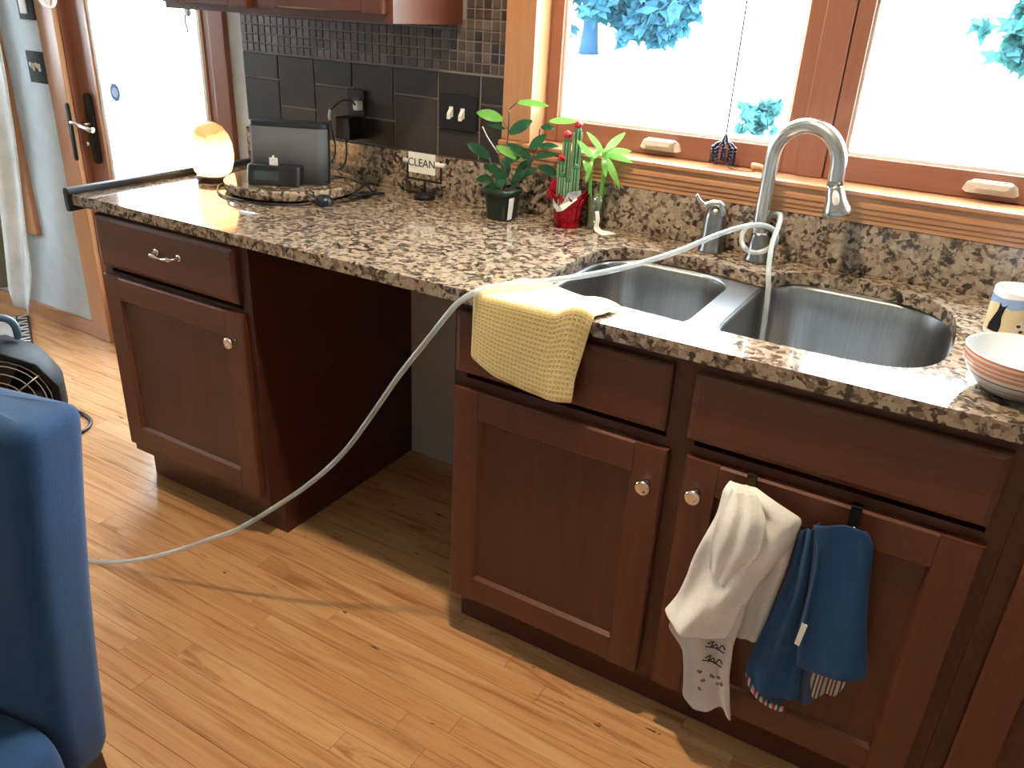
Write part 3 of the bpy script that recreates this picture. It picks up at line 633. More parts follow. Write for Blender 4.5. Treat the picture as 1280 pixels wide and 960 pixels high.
# ------------------------------------------------------------------ yellow towel over the counter edge
bm = nb(); cols, rows = 26, 26
front = [(1.318, -.703), (1.40, -.703), (1.48, -.703), (1.545, -.700), (1.575, -.690)]
back = [(1.335, -.625), (1.347, -.560), (1.405, -.548), (1.50, -.585), (1.592, -.602)]
low = [(1.318, .782), (1.375, .752), (1.44, .738), (1.50, .733), (1.552, .742)]
fr, bk, lw = resample([(x, y, 0) for x, y in front], cols), resample([(x, y, 0) for x, y in back], cols), resample([(x, 0, z) for x, z in low], cols)
uvl = bm.loops.layers.uv.new('UVMap'); g = []
for j in range(cols):
    s = j / (cols - 1); lift = max(0, (s - .72) / .28); colp = []
    for i in range(rows):
        t = i / (rows - 1)
        if t < .42:
            k = t / .42; q = bk[j].lerp(fr[j], k); z = TOP + .0035 + .020 * math.sin(PI * lift * .9) * (.35 + .65 * k) * (1 if lift else 0) + .002 * math.sin(9 * s + 3 * k)
            p = Vector((q.x, q.y, z))
        elif t < .54:
            k = (t - .42) / .12; a = k * PI / 2; zt = TOP + .0035 + .020 * math.sin(PI * lift * .9); p = Vector((fr[j].x, fr[j].y - .0075 * math.sin(a), zt - .010 * (1 - math.cos(a))))
        else:
            k = (t - .54) / .46; zt = TOP - .0065 + .020 * math.sin(PI * lift * .9)
            x = fr[j].x + (lw[j].x - fr[j].x) * min(1, k * 1.4)
            p = Vector((x, fr[j].y - .0075 - .004 * math.sin(7 * s + .8) * k - (.006 * lift * k) , zt + (lw[j].z - zt) * k)); p.y = min(p.y, -.7005)
        colp.append(bm.verts.new(p))
    g.append(colp)
for j in range(cols - 1):
    for i in range(rows - 1):
        f = bm.faces.new((g[j][i], g[j][i + 1], g[j + 1][i + 1], g[j + 1][i]))
        for l, (jj, ii) in zip(f.loops, ((j, i), (j, i + 1), (j + 1, i + 1), (j + 1, i))): l[uvl].uv = (jj / (cols - 1) * .25 * 10, ii / (rows - 1) * .32 * 10)
tag(obj('dish_towel', bm, m_yellow, smooth=True, loc=(1.45, -.66, TOP), solid=.003, sub=1), 'pale yellow waffle-weave towel draped over the counter edge', 'towel')

# ------------------------------------------------------------------ over-door hooks and hanging towels
def doorhook(x, mat, lab):
    t = thing('over_door_hook', lab, 'hook', (x, -.69, .64)); z = .6885; w = .0085
    bm = nb(); box(bm, x - w, x + w, -.6823, -.6806, z - .052, z + .002); box(bm, x - w, x + w, -.6823, -.661, z + .0003, z + .002)
    obj('strap', bm, mat, t)
    bm = nb(); tube(bm, [(x, -.6824, z - .042), (x + .001, -.686, z - .05), (x + .003, -.700, z - .052), (x + .006, -.707, z - .040), (x + .002, -.706, z - .030), (x + .006, -.703, z - .022)], .0028, 8, 5); obj('prong', bm, m_chrome, t, True)
doorhook(1.908, m_brass, 'brass over-door hook holding the white towel'); doorhook(2.088, m_blackm, 'black over-door hook holding the blue towel')
def poly3(pts, y): return [(x, y, z) for x, _, z in pts]
wt = thing('hanging_towel', 'crumpled white cotton towel hanging from the brass hook', 'towel', (1.91, -.70, .15))
Lw = [(1.876, -.699, .682), (1.866, -.71, .664), (1.861, -.705, .608), (1.849, -.705, .54), (1.833, -.705, .457), (1.814, -.705, .395), (1.793, -.705, .338)]
Rw = [(1.925, -.699, .684), (1.965, -.71, .674), (2.010, -.705, .652), (1.998, -.705, .584), (1.966, -.705, .48), (1.945, -.705, .401), (1.921, -.705, .335)]
def fw_(s, t):
    a = min(1, t * 3 + .15)
    return (0.004 * math.sin(9 * t + 5 * s), -.004 - .026 * a * (math.sin(PI * s) ** .6) - .009 * math.sin(2.6 * PI * s + 4.5 * t) * a - .0028 * math.sin(6 * PI * s - 7 * t) * a, .006 * math.sin(6 * s + 1) * t)
bm = nb(); sheet(bm, Lw, Rw, fw_, 34, 34); obj('front_fold', bm, m_white_cl, wt, True, solid=.0025, sub=1)
# ridge that crosses the fold, from the hook down to the middle
bm = nb(); sheet(bm, [(1.886, -.728, .682), (1.872, -.737, .62), (1.866, -.735, .56), (1.874, -.733, .50)], [(1.930, -.727, .685), (1.958, -.742, .648), (1.960, -.745, .58), (1.915, -.742, .47)], lambda s, t: (0, -.014 * math.sin(PI * s) * math.sin(PI * min(1, t + .1)) + .004 * math.sin(5 * PI * s), 0), 18, 14)
obj('top_fold', bm, m_white_cl, wt, True, solid=.0025, sub=1)
Lb = [(1.836, -.697, .400), (1.824, -.697, .357), (1.807, -.697, .310), (1.846, -.697, .270), (1.858, -.697, .204), (1.862, -.697, .150), (1.885, -.697, .131)]
Rb = [(1.952, -.697, .436), (1.948, -.697, .377), (1.942, -.697, .332), (1.947, -.697, .253), (1.958, -.697, .195), (1.964, -.697, .17), (1.968, -.697, .148)]
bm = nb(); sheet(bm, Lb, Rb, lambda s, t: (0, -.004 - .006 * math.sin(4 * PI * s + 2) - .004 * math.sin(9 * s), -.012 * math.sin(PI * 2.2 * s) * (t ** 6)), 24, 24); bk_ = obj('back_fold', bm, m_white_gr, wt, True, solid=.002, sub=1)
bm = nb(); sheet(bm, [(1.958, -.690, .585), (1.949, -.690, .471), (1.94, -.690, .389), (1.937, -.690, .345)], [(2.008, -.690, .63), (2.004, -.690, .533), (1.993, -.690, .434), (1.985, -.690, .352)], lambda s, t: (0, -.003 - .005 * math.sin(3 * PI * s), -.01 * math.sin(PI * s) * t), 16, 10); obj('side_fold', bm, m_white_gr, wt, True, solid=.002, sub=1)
# printed scribble and small red flowers
bm = nb(); yy = -.7125
def stroke(bm, pts, q=.0014): tube(bm, [(x, yy, z) for x, z in pts], q, 5, 4)
for k, z in enumerate((.312, .276)):
    x = 1.895
    stroke(bm, [(x, z), (x + .010, z + .012), (x + .006, z - .006), (x + .016, z + .008), (x + .020, z - .004), (x + .027, z + .010), (x + .034, z + .002)])
    stroke(bm, [(x - .004, z - .008), (x + .014, z - .002), (x + .034, z - .006)])
obj('print', bm, m_ink, bk_, label='dark handwriting-style print')
bm = nb()
for x, z in ((1.888, .235), (1.897, .218), (1.892, .195), (1.915, .238), (1.925, .240), (1.932, .228)):
    for k in range(3): sphere(bm, (x + R.uniform(-.004, .004), yy + .0005, z + R.uniform(-.004, .004)), .0035, 7, 5, 1, .25, 1)
obj('print', bm, pbr('faded_red_print', (.32, .10, .08), .9), bk_, label='faded red flower print')
bt = thing('hanging_towel', 'navy blue cotton towel with striped lining hanging from the black hook', 'towel', (2.09, -.70, .22))
bm = nb(); sheet(bm, [(2.030, -.702, .655), (2.040, -.70, .60), (2.049, -.70, .515), (2.049, -.70, .442), (2.060, -.70, .351)], [(2.114, -.702, .676), (2.131, -.70, .650), (2.142, -.70, .558), (2.156, -.70, .477), (2.179, -.70, .373)],
    lambda s, t: (0, -.012 - .014 * (math.sin(PI * s) ** .5) - .004 * math.sin(2.5 * PI * s + 2 * t), .010 * math.sin(PI * s) * (1 if t < .05 else 0) - .006 * math.sin(4 * s) * t), 30, 24); bf = obj('front_fold', bm, m_blue_cl, bt, True, solid=.003, sub=1)
bm = nb(); sheet(bm, [(2.012, -.695, .632), (2.008, -.695, .523), (1.988, -.695, .40), (1.971, -.695, .292), (1.985, -.695, .245)], [(2.040, -.695, .655), (2.058, -.695, .546), (2.064, -.695, .426), (2.070, -.695, .337), (2.080, -.695, .268)],
    lambda s, t: (0, -.008 - .014 * math.sin(PI * s) - .006 * math.sin(4 * PI * s + 3 * t), -.008 * math.sin(PI * s) * t), 30, 18); obj('back_fold', bm, m_blue_cl, bt, True, solid=.003, sub=1)
bm = nb(); sheet(bm, [(1.998, -.693, .33), (2.0, -.693, .28), (2.030, -.693, .222)], [(2.10, -.693, .35), (2.102, -.693, .30), (2.104, -.693, .262)], lambda s, t: (0, -.004 - .008 * math.sin(3 * PI * s), 0), 14, 16); obj('lining', bm, m_blue_li, bt, True, solid=.002, sub=1)
bm = nb(); sheet(bm, [(2.064, -.694, .37), (2.078, -.694, .32), (2.100, -.694, .275)], [(2.150, -.694, .375), (2.152, -.694, .345), (2.142, -.694, .308)], lambda s, t: (0, -.004 - .006 * math.sin(3 * PI * s), 0), 12, 14); obj('lining', bm, m_stripe, bt, True, solid=.002, sub=1, label='brown and cream striped lining')
bm = nb(); tube(bm, [(1.978, -.700, .272), (1.992, -.703, .245), (2.010, -.704, .228), (2.034, -.703, .220), (2.06, -.703, .224)], .0055, 8, 4); obj('hem', bm, m_stripe2, bt, True, label='red and white striped hem')
bm = nb(); tube(bm, [(2.036, -.717, .655), (2.052, -.728, .60), (2.056, -.727, .51), (2.056, -.726, .44)], .0035, 6, 5); obj('seam', bm, m_blue_cl, bt, True)
bm = nb(); q_ = [(2.053, .458), (2.063, .455), (2.058, .405), (2.049, .408)]
loft(bm, [[(x, -.7275, z) for x, z in q_], [(x, -.7305, z) for x, z in q_]]); bmesh.ops.recalc_face_normals(bm, faces=bm.faces[:]); obj('care_label', bm, m_card, bf)

# ------------------------------------------------------------------ counter things, left to right
sl = thing('salt_lamp', 'glowing orange salt crystal lamp at the left end of the counter', 'lamp', (.127, -.318, TOP))
bm = nb(); lathe(bm, [(.046, TOP + .0002), (.048, TOP + .004), (.05, TOP + .016), (.048, TOP + .019)], .127, -.318, 24); obj('base', bm, m_dark_leg, sl, True)
bm = nb(); rr_ = random.Random(3); n = 26
prof = [(.040, .0195), (.053, .030), (.061, .055), (.0625, .080), (.060, .108), (.052, .136), (.037, .158), (.018, .170), (.003, .172)]
ph = [rr_.uniform(0, 6) for _ in range(4)]
loft(bm, [[(.127 + q * (1 + .035 * math.sin(2 * a + ph[0] + z * 20) + .03 * math.sin(5 * a + ph[1])) * math.cos(a), -.318 + q * (1 + .035 * math.sin(3 * a + ph[2] + z * 30)) * math.sin(a), TOP + z) for a in [2 * PI * i / n for i in range(n)]] for q, z in prof]); obj('crystal', bm, m_salt, sl, True)
bm = nb(); tube(bm, [(.165, -.275, TOP + .006), (.172, -.22, TOP + .0035), (.20, -.13, TOP + .0035), (.28, -.045, TOP + .0035)], .003, 8, 6); obj('cord', bm, m_black, sl, True)
lz = thing('turntable', 'round speckled granite turntable under the speaker dock', 'turntable', (.385, -.245, TOP))
bm = nb(); lathe(bm, [(.10, TOP), (.10, TOP + .006)], .385, -.245, 32); obj('foot', bm, m_black, lz)
bm = nb(); lathe(bm, [(.184, TOP + .006), (.190, TOP + .010), (.191, TOP + .022), (.190, TOP + .030), (.184, TOP + .034)], .380, -.250, 56); obj('disc', bm, granite('granite_disc', .1), lz, False, bev=0)
# speaker dock
ZD = TOP + .0343
sp = D.objects.new('speaker_dock', None); C.objects.link(sp); tag(sp, 'grey and black music speaker dock on the granite turntable', 'speaker')
def rowpts(w, d, rad, n=6): return rrect(-w / 2, w / 2, -d / 2, d / 2, rad, n)
bm = nb(); lp = rowpts(.216, .062, .028); tilt = .016
loft(bm, [[(x, y + tilt * z / .155, z) for x, y in lp] for z in (0, .008)]); loft(bm, [[(x, y + tilt * z / .155, z) for x, y in lp] for z in (.146, .158)])
loft(bm, [[(x, max(y, -.004) + tilt * z / .155, z) for x, y in lp] for z in (.008, .146)])
obj('body', bm, m_black, sp, local=True, bev=.0015)
bm = nb(); lp2 = rowpts(.210, .060, .027); loft(bm, [[(x, y - .0008 + tilt * z / .155, z) for x, y in lp2] for z in (.0085, .1455)]); obj('grille', bm, m_grille, sp, True, local=True)
dk = nb(); lp3 = rrect(-.098, .046, -.075, -.010, .012, 4); loft(dk, [[(x, y + .25 * z, z) for x, y in lp3] for z in (.0008, .045)] + [[(x * .98 - .0005, y * .98 + .011, .051) for x, y in lp3]]); dko = obj('dock', dk, m_black, sp, local=True, bev=.003)
bm = nb(); lo = [(-.075, .014), (-.008, .014), (-.008, .036), (-.075, .036)]; loft(bm, [[(x, -.0745 + .25 * z, z) for x, z in lo], [(x, -.0765 + .25 * z, z) for x, z in lo]]); bmesh.ops.recalc_face_normals(bm, faces=bm.faces[:]); obj('display', bm, m_screen, dko, local=True)
bm = nb(); box(bm, -.038, -.016, -.052, -.046, .050, .070); box(bm, -.030, -.024, -.051, -.047, .070, .076); obj('connector', bm, m_white, dko, local=True, bev=.001)
sp.location = (.412, -.285, ZD); sp.rotation_euler = (0, 0, math.radians(25)); sp.scale = (1.06, 1.0, 1.04)
# inline switch and its black cord
ms = thing('cord_switch', 'black oval cord switch lying on the counter by the turntable', 'switch', (.582, -.335, TOP))
bm = nb(); n = 20
loft(bm, [[(.582 + .028 * q * math.cos(2 * PI * i / n) * .95, -.335 + .023 * q * math.sin(2 * PI * i / n), TOP + z) for i in range(n)] for q, z in ((.85, .0003), (1, .005), (1, .013), (.85, .022), (.5, .028), (.05, .030))]); obj('body', bm, m_rubber, ms, True)
bm = nb(); tube(bm, [(.560, -.350, TOP + .008), (.535, -.385, TOP + .0035), (.468, -.436, TOP + .0035), (.38, -.455, TOP + .0035), (.29, -.438, TOP + .0035), (.205, -.37, TOP + .0035), (.180, -.31, TOP + .0035)], .003, 8, 6); obj('cord', bm, m_black, ms, True)
bm = nb(); tube(bm, [(.597, -.318, TOP + .008), (.603, -.26, TOP + .0035), (.592, -.19, TOP + .004), (.60, -.125, TOP + .0035), (.615, -.115, TOP + .0035), (.60, -.15, TOP + .007), (.605, -.21, TOP + .0035), (.602, -.255, TOP + .011), (.592, -.20, TOP + .014), (.575, -.13, TOP + .0035), (.565, -.09, TOP + .0035), (.535, -.07, TOP + .0035)], .003, 8, 6); obj('cord', bm, m_black, ms, True)
bm = nb(); tube(bm, [(.46, -.215, ZD + .012), (.50, -.175, ZD + .012), (.56, -.14, ZD - .006), (.60, -.155, TOP + .011), (.612, -.19, TOP + .012), (.600, -.235, TOP + .018), (.584, -.19, TOP + .022), (.562, -.14, TOP + .030), (.52, -.15, TOP + .040), (.47, -.20, TOP + .040)], .003, 8, 6)
tag(obj('speaker_cable', bm, m_black, smooth=True, loc=(.55, -.17, TOP)), 'tangled black cable trailing from the speaker dock', 'cable')
# CLEAN sign
sg = thing('flip_sign', 'small black stand with a white card reading CLEAN', 'sign', (.735, -.078, TOP))
bm = nb(); lathe(bm, [(.030, TOP + .0002), (.031, TOP + .006), (.028, TOP + .013), (.012, TOP + .018), (.004, TOP + .019)], .735, -.078, 24); obj('base', bm, m_blackm, sg, True)
bm = nb(); tube(bm, [(.735, -.078, TOP + .015), (.735, -.078, TOP + .053)], .0045, 8, 1, False); obj('post', bm, m_blackm, sg, True)
bm = nb(); tube(bm, [(.674, -.078, TOP + .115), (.674, -.078, TOP + .053), (.792, -.078, TOP + .053), (.792, -.078, TOP + .115)], .0038, 8, 1, False); obj('bracket', bm, m_blackm, sg)
bm = nb()
loft(bm, [[(x, -.078 + .0072 * math.cos(2 * PI * i / 12), TOP + .103 + .0072 * math.sin(2 * PI * i / 12)) for i in range(12)] for x in (.662, .803)]); obj('roller', bm, m_white, sg, True)
cd_ = obj('card', B(.686, .779, -.090, -.0868, TOP + .074, TOP + .131), m_card, sg)
bm = text_bm('CLEAN', .031, .0004); bm.transform(Matrix.Translation((.7325, -.0904, TOP + .1025)) @ Matrix.Rotation(PI / 2, 4, 'X')); obj('lettering', bm, m_ink, cd_)

# ------------------------------------------------------------------ plants
def leaf(bm, a, b, w, droop=.012, facing=None):
    a, b = Vector(a), Vector(b); d = b - a; L = d.length; d.normalize()
    cdir = facing or (Vector((2.14, -2.0, 1.75)) - a).normalized(); s = d.cross(cdir)
    s.normalize(); up = s.cross(d); n = 7; rows = []
    for i in range(n + 1):
        t = i / n; ww = w * max(.03, math.sin(PI * min(1, t * .93 + .05)) ** .75) ; p = a + d * L * t + up * (droop * math.sin(PI * t)) - Vector((0, 0, droop * .6 * t * t))
        rows.append([bm.verts.new(p + s * ww * k + up * (-.18 * ww * (1 - abs(k)))) for k in (-1, 0, 1)])
    for i in range(n):
        for k in range(2): bm.faces.new((rows[i][k], rows[i + 1][k], rows[i + 1][k + 1], rows[i][k + 1]))
    return bm
hy = thing('potted_plant', 'leafy green trailing plant in a dark green nursery pot', 'plant', (1.032, -.127, TOP))
cx, cy = 1.028, -.127
bm = nb()
def sq(w, z, rad): return [(cx + x, cy + y, z) for x, y in rrect(-w / 2, w / 2, -w / 2, w / 2, rad, 4)]
loft(bm, [sq(.066, TOP + .0003, .02), sq(.068, TOP + .004, .02), sq(.083, TOP + .068, .022), sq(.090, TOP + .069, .022), sq(.091, TOP + .082, .022), sq(.085, TOP + .082, .022), sq(.080, TOP + .070, .022)]); obj('pot', bm, m_pot, hy, True, bev=0)
bm = nb(); loft(bm, [sq(.079, TOP + .071, .022), sq(.079, TOP + .075, .022)]); obj('soil', bm, m_soil, hy)
# plant label stuck on the camera-facing corner of the pot
rd_ = Vector((cx - 2.14, cy + 2.0, 0)).normalized(); sd_ = Vector((-rd_.y, rd_.x, 0))
bm = nb()
def lpnt(z, k, o): 
    w = .034 + (z - TOP) * .11; return (cx + w + o + .0012, cy - w * (.92 - k * .62), z)
loft(bm, [[lpnt(TOP + .006, .05, o), lpnt(TOP + .006, 1.05, o), lpnt(TOP + .064, 1.1, o), lpnt(TOP + .064, .1, o)] for o in (0, .001)]); bmesh.ops.recalc_face_normals(bm, faces=bm.faces[:]); obj('plant_label', bm, m_card, hy)
stems = [([(1.036, -.124, 1.197), (1.036, -.124, 1.138), (1.032, -.127, 1.079), (1.031, -.127, .987)], .0022), ([(1.036, -.124, 1.197), (1.056, -.112, 1.219)], .0015), ([(1.106, -.083, 1.152), (1.101, -.086, 1.098), (1.069, -.105, 1.022), (1.036, -.124, .987)], .0022), ([(1.022, -.133, 1.173), (1.034, -.126, 1.147)], .0014), ([(.995, -.148, 1.072), (1.012, -.138, 1.019), (1.027, -.13, .987)], .0018), ([(1.127, -.071, 1.172), (1.111, -.08, 1.152)], .0014), ([(1.010, -.140, 1.103), (1.024, -.13, 1.04), (1.03, -.126, .987)], .0016)]
for pts, q_ in stems:
    bm = nb(); tube(bm, pts, q_, 6, 4); obj('stem', bm, m_stem, hy, True)
bm = nb(); tube(bm, [(.978, -.159, 1.151), (.99, -.152, 1.125), (1.015, -.137, 1.086)], .0016, 6, 4); obj('stem', bm, m_stem_p, hy, True)
lv = [((1.050, -.115, 1.215), (1.123, -.073, 1.214), .0085, 1), ((1.024, -.133, 1.170), (.963, -.166, 1.190), .014, 1), ((1.038, -.123, 1.136), (1.088, -.094, 1.177), .015, 0), ((1.029, -.128, 1.147), (.990, -.15, 1.159), .006, 0), ((.997, -.148, 1.072), (.945, -.177, 1.111), .014, 0), ((1.01, -.14, 1.103), (1.072, -.103, 1.075), .012, 1), ((1.035, -.125, 1.110), (1.095, -.089, 1.078), .012, 0), ((1.104, -.084, 1.108), (1.151, -.058, 1.116), .008, 0), ((1.095, -.089, 1.078), (1.150, -.058, 1.096), .008, 0), ((1.107, -.082, 1.056), (1.154, -.056, 1.044), .012, 0), ((1.075, -.1, 1.030), (1.107, -.082, 1.056), .009, 0), ((.996, -.148, 1.058), (1.039, -.124, 1.008), .013, 0), ((.990, -.15, .998), (1.031, -.14, .984), .011, 0), ((1.028, -.129, 1.064), (1.066, -.109, 1.083), .011, 0), ((1.008, -.143, 1.015), (.966, -.164, 1.020), .012, 0), ((1.048, -.117, 1.008), (1.08, -.1, 1.052), .011, 0), ((1.108, -.081, 1.157), (1.138, -.064, 1.16), .009, 0), ((1.125, -.071, 1.172), (1.188, -.036, 1.180), .009, 1), ((1.03, -.11, 1.02), (1.0, -.08, 1.07), .014, 0), ((1.05, -.10, 1.03), (1.085, -.07, 1.075), .014, 0), ((1.02, -.15, 1.0), (1.06, -.165, 1.03), .012, 0), ((1.01, -.12, 1.03), (.97, -.13, 1.055), .013, 0), ((1.085, -.095, 1.10), (1.125, -.08, 1.145), .012, 0)]
for a, b, w, k in lv:
    bm = nb(); leaf(bm, a, b, w, .008); obj('leaf', bm, (m_leaf_l if k else m_leaf_d), hy, True)
# cactus
ca = thing('potted_cactus', 'ribbed cactus with red flower caps in a red foil-wrapped pot', 'cactus', (1.205, -.085, TOP)); cx, cy = 1.205, -.085
bm = nb(); n = 30; rr_ = random.Random(5)
jit = [rr_.uniform(-1, 1) for _ in range(n)]
def fr_(q, z, amp, zj=0): return [(cx + q * (1 + amp * jit[i] * .5 + amp * .6 * math.sin(i * 2.6)) * math.cos(2 * PI * i / n), cy + q * .8 * (1 + amp * jit[i] * .5 + amp * .6 * math.sin(i * 2.6)) * math.sin(2 * PI * i / n), z + zj * jit[i]) for i in range(n)]
loft(bm, [fr_(.033, TOP + .0003, .04), fr_(.037, TOP + .02, .05), fr_(.039, TOP + .04, .06), fr_(.040, TOP + .055, .08), fr_(.050, TOP + .078, .12, .006), fr_(.054, TOP + .088, .14, .012), fr_(.049, TOP + .080, .14, .010), fr_(.038, TOP + .060, .08)]); obj('foil_wrap', bm, m_foil, ca)
# raised foil wings at left and the turned-back silver lining at right
bm = nb(); w = [(1.150, -.112, .985), (1.178, -.104, 1.000), (1.180, -.100, 1.042), (1.160, -.108, 1.030)]; loft(bm, [w, [(x + .003, y - .003, z - .001) for x, y, z in w]]); bmesh.ops.recalc_face_normals(bm, faces=bm.faces[:]); obj('foil_flap', bm, m_foil, ca)
bm = nb(); w = [(1.178, -.124, .992), (1.190, -.128, .980), (1.202, -.131, .977), (1.212, -.128, .990), (1.220, -.122, 1.012), (1.246, -.100, 1.018), (1.247, -.104, 1.002), (1.230, -.124, .982), (1.214, -.134, .966), (1.200, -.137, .962), (1.186, -.132, .972)]; loft(bm, [w, [(x + .002, y - .003, z) for x, y, z in w]]); bmesh.ops.recalc_face_normals(bm, faces=bm.faces[:]); obj('foil_lining', bm, m_silver, ca)
bm = nb(); loft(bm, [fr_(.038, TOP + .056, .05), fr_(.037, TOP + .066, .05)]); obj('soil', bm, m_soil, ca)
def column(x, y, z0, z1, q, cap):
    bm = nb(); n = 16; rings = []
    for s, z in ((.9, z0), (1, z0 + .02), (1, z1 - .018), (.85, z1 - .007), (.45, z1), (.05, z1 + .001)):
        rings.append([(x + q * s * (1 if i % 2 else .74) * math.cos(2 * PI * i / n), y + q * s * (1 if i % 2 else .74) * math.sin(2 * PI * i / n), z) for i in range(n)])
    loft(bm, rings); c = obj('cactus_column', bm, m_cactus, ca)
    bm = nb()
    for i in range(1, n, 2): tube(bm, [(x + q * math.cos(2 * PI * i / n), y + q * math.sin(2 * PI * i / n), z) for z in (z0 + .01, (z0 + z1) / 2, z1 - .012)], .0009, 4, 2)
    obj('rib', bm, m_cactus_r, c)
    if cap:
        bm = nb()
        for k in range(22): 
            a, b = R.uniform(0, 2 * PI), R.uniform(-.6, 1.4); sphere(bm, (x + .0085 * math.cos(a) * math.cos(b), y + .0085 * math.sin(a) * math.cos(b), z1 + .005 + .007 * math.sin(b)), .0034, 6, 4)
        sphere(bm, (x, y, z1 + .005), .0095, 10, 6); obj('flower_cap', bm, m_redball, c, True)
column(1.214, -.078, .968, 1.168, .0115, True); column(1.191, -.090, .968, 1.143, .0105, True); column(1.184, -.098, .968, 1.086, .0105, True)
column(1.198, -.116, .968, 1.058, .0075, False); column(1.226, -.100, .968, 1.080, .0095, False); column(1.213, -.114, .968, 1.048, .0075, False); column(1.205, -.066, .968, 1.10, .010, False)
# lucky bamboo
lb = thing('bamboo_plant', 'lucky bamboo sprigs with bright leaves in a small glass vase', 'plant', (1.272, -.058, TOP)); cx, cy = 1.272, -.060
bm = nb(); lathe(bm, [(.021, TOP + .0003), (.022, TOP + .003), (.024, TOP + .06), (.026, TOP + .088), (.0245, TOP + .088), (.0225, TOP + .06), (.0205, TOP + .006), (.002, TOP + .005)], cx, cy, 24); obj('vase', bm, m_vase, lb, True)
stk = [([(1.262, -.066, .92), (1.258, -.068, 1.0), (1.255, -.070, 1.05), (1.256, -.069, 1.10)], .005), ([(1.278, -.058, .92), (1.283, -.055, 1.0), (1.284, -.054, 1.06), (1.280, -.056, 1.112)], .0058)]
for pts, q_ in stk:
    bm = nb(); tube(bm, pts, q_, 8, 4); obj('stalk', bm, m_bamboo, lb, True)
top2 = (1.280, -.056, 1.108); top1 = (1.256, -.069, 1.094)
for a, b, w in ((top2, (1.238, -.078, 1.165), .0075), (top2, (1.328, -.045, 1.170), .010), (top2, (1.350, -.045, 1.128), .009), (top2, (1.358, -.045, 1.100), .008), (top2, (1.335, -.060, 1.035), .009), (top1, (1.224, -.102, 1.146), .008), ((1.256, -.069, 1.05), (1.236, -.080, 1.096), .008), (top1, (1.250, -.085, 1.04), .006), (top2, (1.300, -.075, 1.06), .008), (top1, (1.285, -.075, 1.13), .007)):
    bm = nb(); leaf(bm, a, b, w, .010); obj('leaf', bm, m_bamboo, lb, True)
bm = nb(); sheet(bm, [(1.283, -.083, .965), (1.288, -.084, .945), (1.284, -.086, .925), (1.290, -.090, .9165), (1.313, -.108, .9155), (1.322, -.112, .9155)], [(1.291, -.078, .967), (1.297, -.078, .945), (1.293, -.076, .928), (1.300, -.070, .9175), (1.330, -.062, .9160), (1.345, -.075, .9155)], lambda s, t: (0, 0, 0), 18, 5)
tag(obj('paper_tag', bm, m_card, smooth=True, loc=(1.31, -.09, TOP), solid=.0008), 'curled white paper tag on the counter beside the bamboo vase', 'tag')

# ------------------------------------------------------------------ bowls and mug at the right edge
bx, by = 2.262, -.566
bm = nb(); n = 48
out = [(.040, 0), (.043, .001), (.060, .010), (.074, .024), (.084, .042), (.0885, .060), (.089, .0695)]
inn = [(.0875, .0705), (.086, .067), (.081, .042), (.070, .024), (.055, .0125), (.030, .0095), (.002, .009)]
t0 = thing('bowl', 'white-lined bowl with salmon and grey rings beside the sink', 'bowl', (bx, by, TOP + .0003))
bo = nb(); lathe(bo, out, 0, 0, n, True, False); ob = obj('shell', bo, m_bowl, t0, True, local=True)
bi = nb(); lathe(bi, [out[-1]] + inn, 0, 0, n, False, True); ib = obj('glazed_interior', bi, m_ceram, t0, True, local=True)
mg = thing('mug', 'white mug painted with a black cat and a spotted animal', 'mug', (2.246, -.272, TOP)); mx, my, mr = 2.246, -.272, .046
bm = nb(); lathe(bm, [(.041, TOP + .0003), (.044, TOP + .003), (mr, TOP + .012), (mr, TOP + .092), (.0445, TOP + .0945), (.0425, TOP + .092), (.0415, TOP + .010), (.002, TOP + .007)], mx, my, 40); obj('body', bm, m_ceram, mg, True)
cam_a = math.atan2(-2.0 - my, 2.14 - mx)
def wrap(poly, lift, mat, name, sub=6):
    """flat print that follows the mug: poly in (metres along the wall, metres up)"""
    bm = nb(); xs_ = [p[0] for p in poly]; v = [bm.verts.new((0, 0, 0)) for _ in poly]; f = bm.faces.new(v)
    for vv, (a, z) in zip(v, poly): vv.co = (a, 0, z)
    lo, hi = min(xs_), max(xs_)
    k = lo + .003
    while k < hi:
        geom = bm.verts[:] + bm.edges[:] + bm.faces[:]; bmesh.ops.bisect_plane(bm, geom=geom, plane_co=(k, 0, 0), plane_no=(1, 0, 0)); k += .003
    for vv in bm.verts:
        an = cam_a + (vv.co.x - .007) / mr; q_ = mr + lift; vv.co = (mx + q_ * math.cos(an), my + q_ * math.sin(an), TOP + vv.co.z)
    bmesh.ops.recalc_face_normals(bm, faces=bm.faces[:]); return obj(name, bm, mat, mg)
wrap([(-.060, .014), (.060, .014), (.060, .068), (.03, .072), (.0, .062), (-.03, .070), (-.060, .064)], .0003, m_cream, 'painted_field')
wrap([(-.060, .064), (-.03, .070), (0, .062), (.03, .072), (.060, .068), (.060, .084), (.02, .086), (-.02, .080), (-.060, .083)], .0004, m_sky_m, 'painted_sky')
wrap([(-.036, .016), (-.011, .016), (-.010, .030), (-.013, .046), (-.012, .058), (-.0085, .071), (-.0135, .066), (-.0185, .066), (-.0225, .072), (-.024, .056), (-.030, .040), (-.035, .028)], .0007, m_catb, 'painted_cat')
wrap([(.012, .016), (.045, .016), (.046, .040), (.038, .054), (.030, .060), (.026, .052), (.016, .042), (.010, .028)], .0006, m_spotw, 'painted_animal')
for a, z, q_ in ((.018, .036, .004), (.028, .046, .0045), (.036, .036, .005), (.024, .026, .004), (.034, .024, .004), (.041, .044, .003)): wrap([(a + q_ * math.cos(k), z + q_ * .8 * math.sin(k)) for k in [2 * PI * i / 8 for i in range(8)]], .0009, m_spot, 'painted_spot')
bm = nb(); ha = cam_a + 1.5
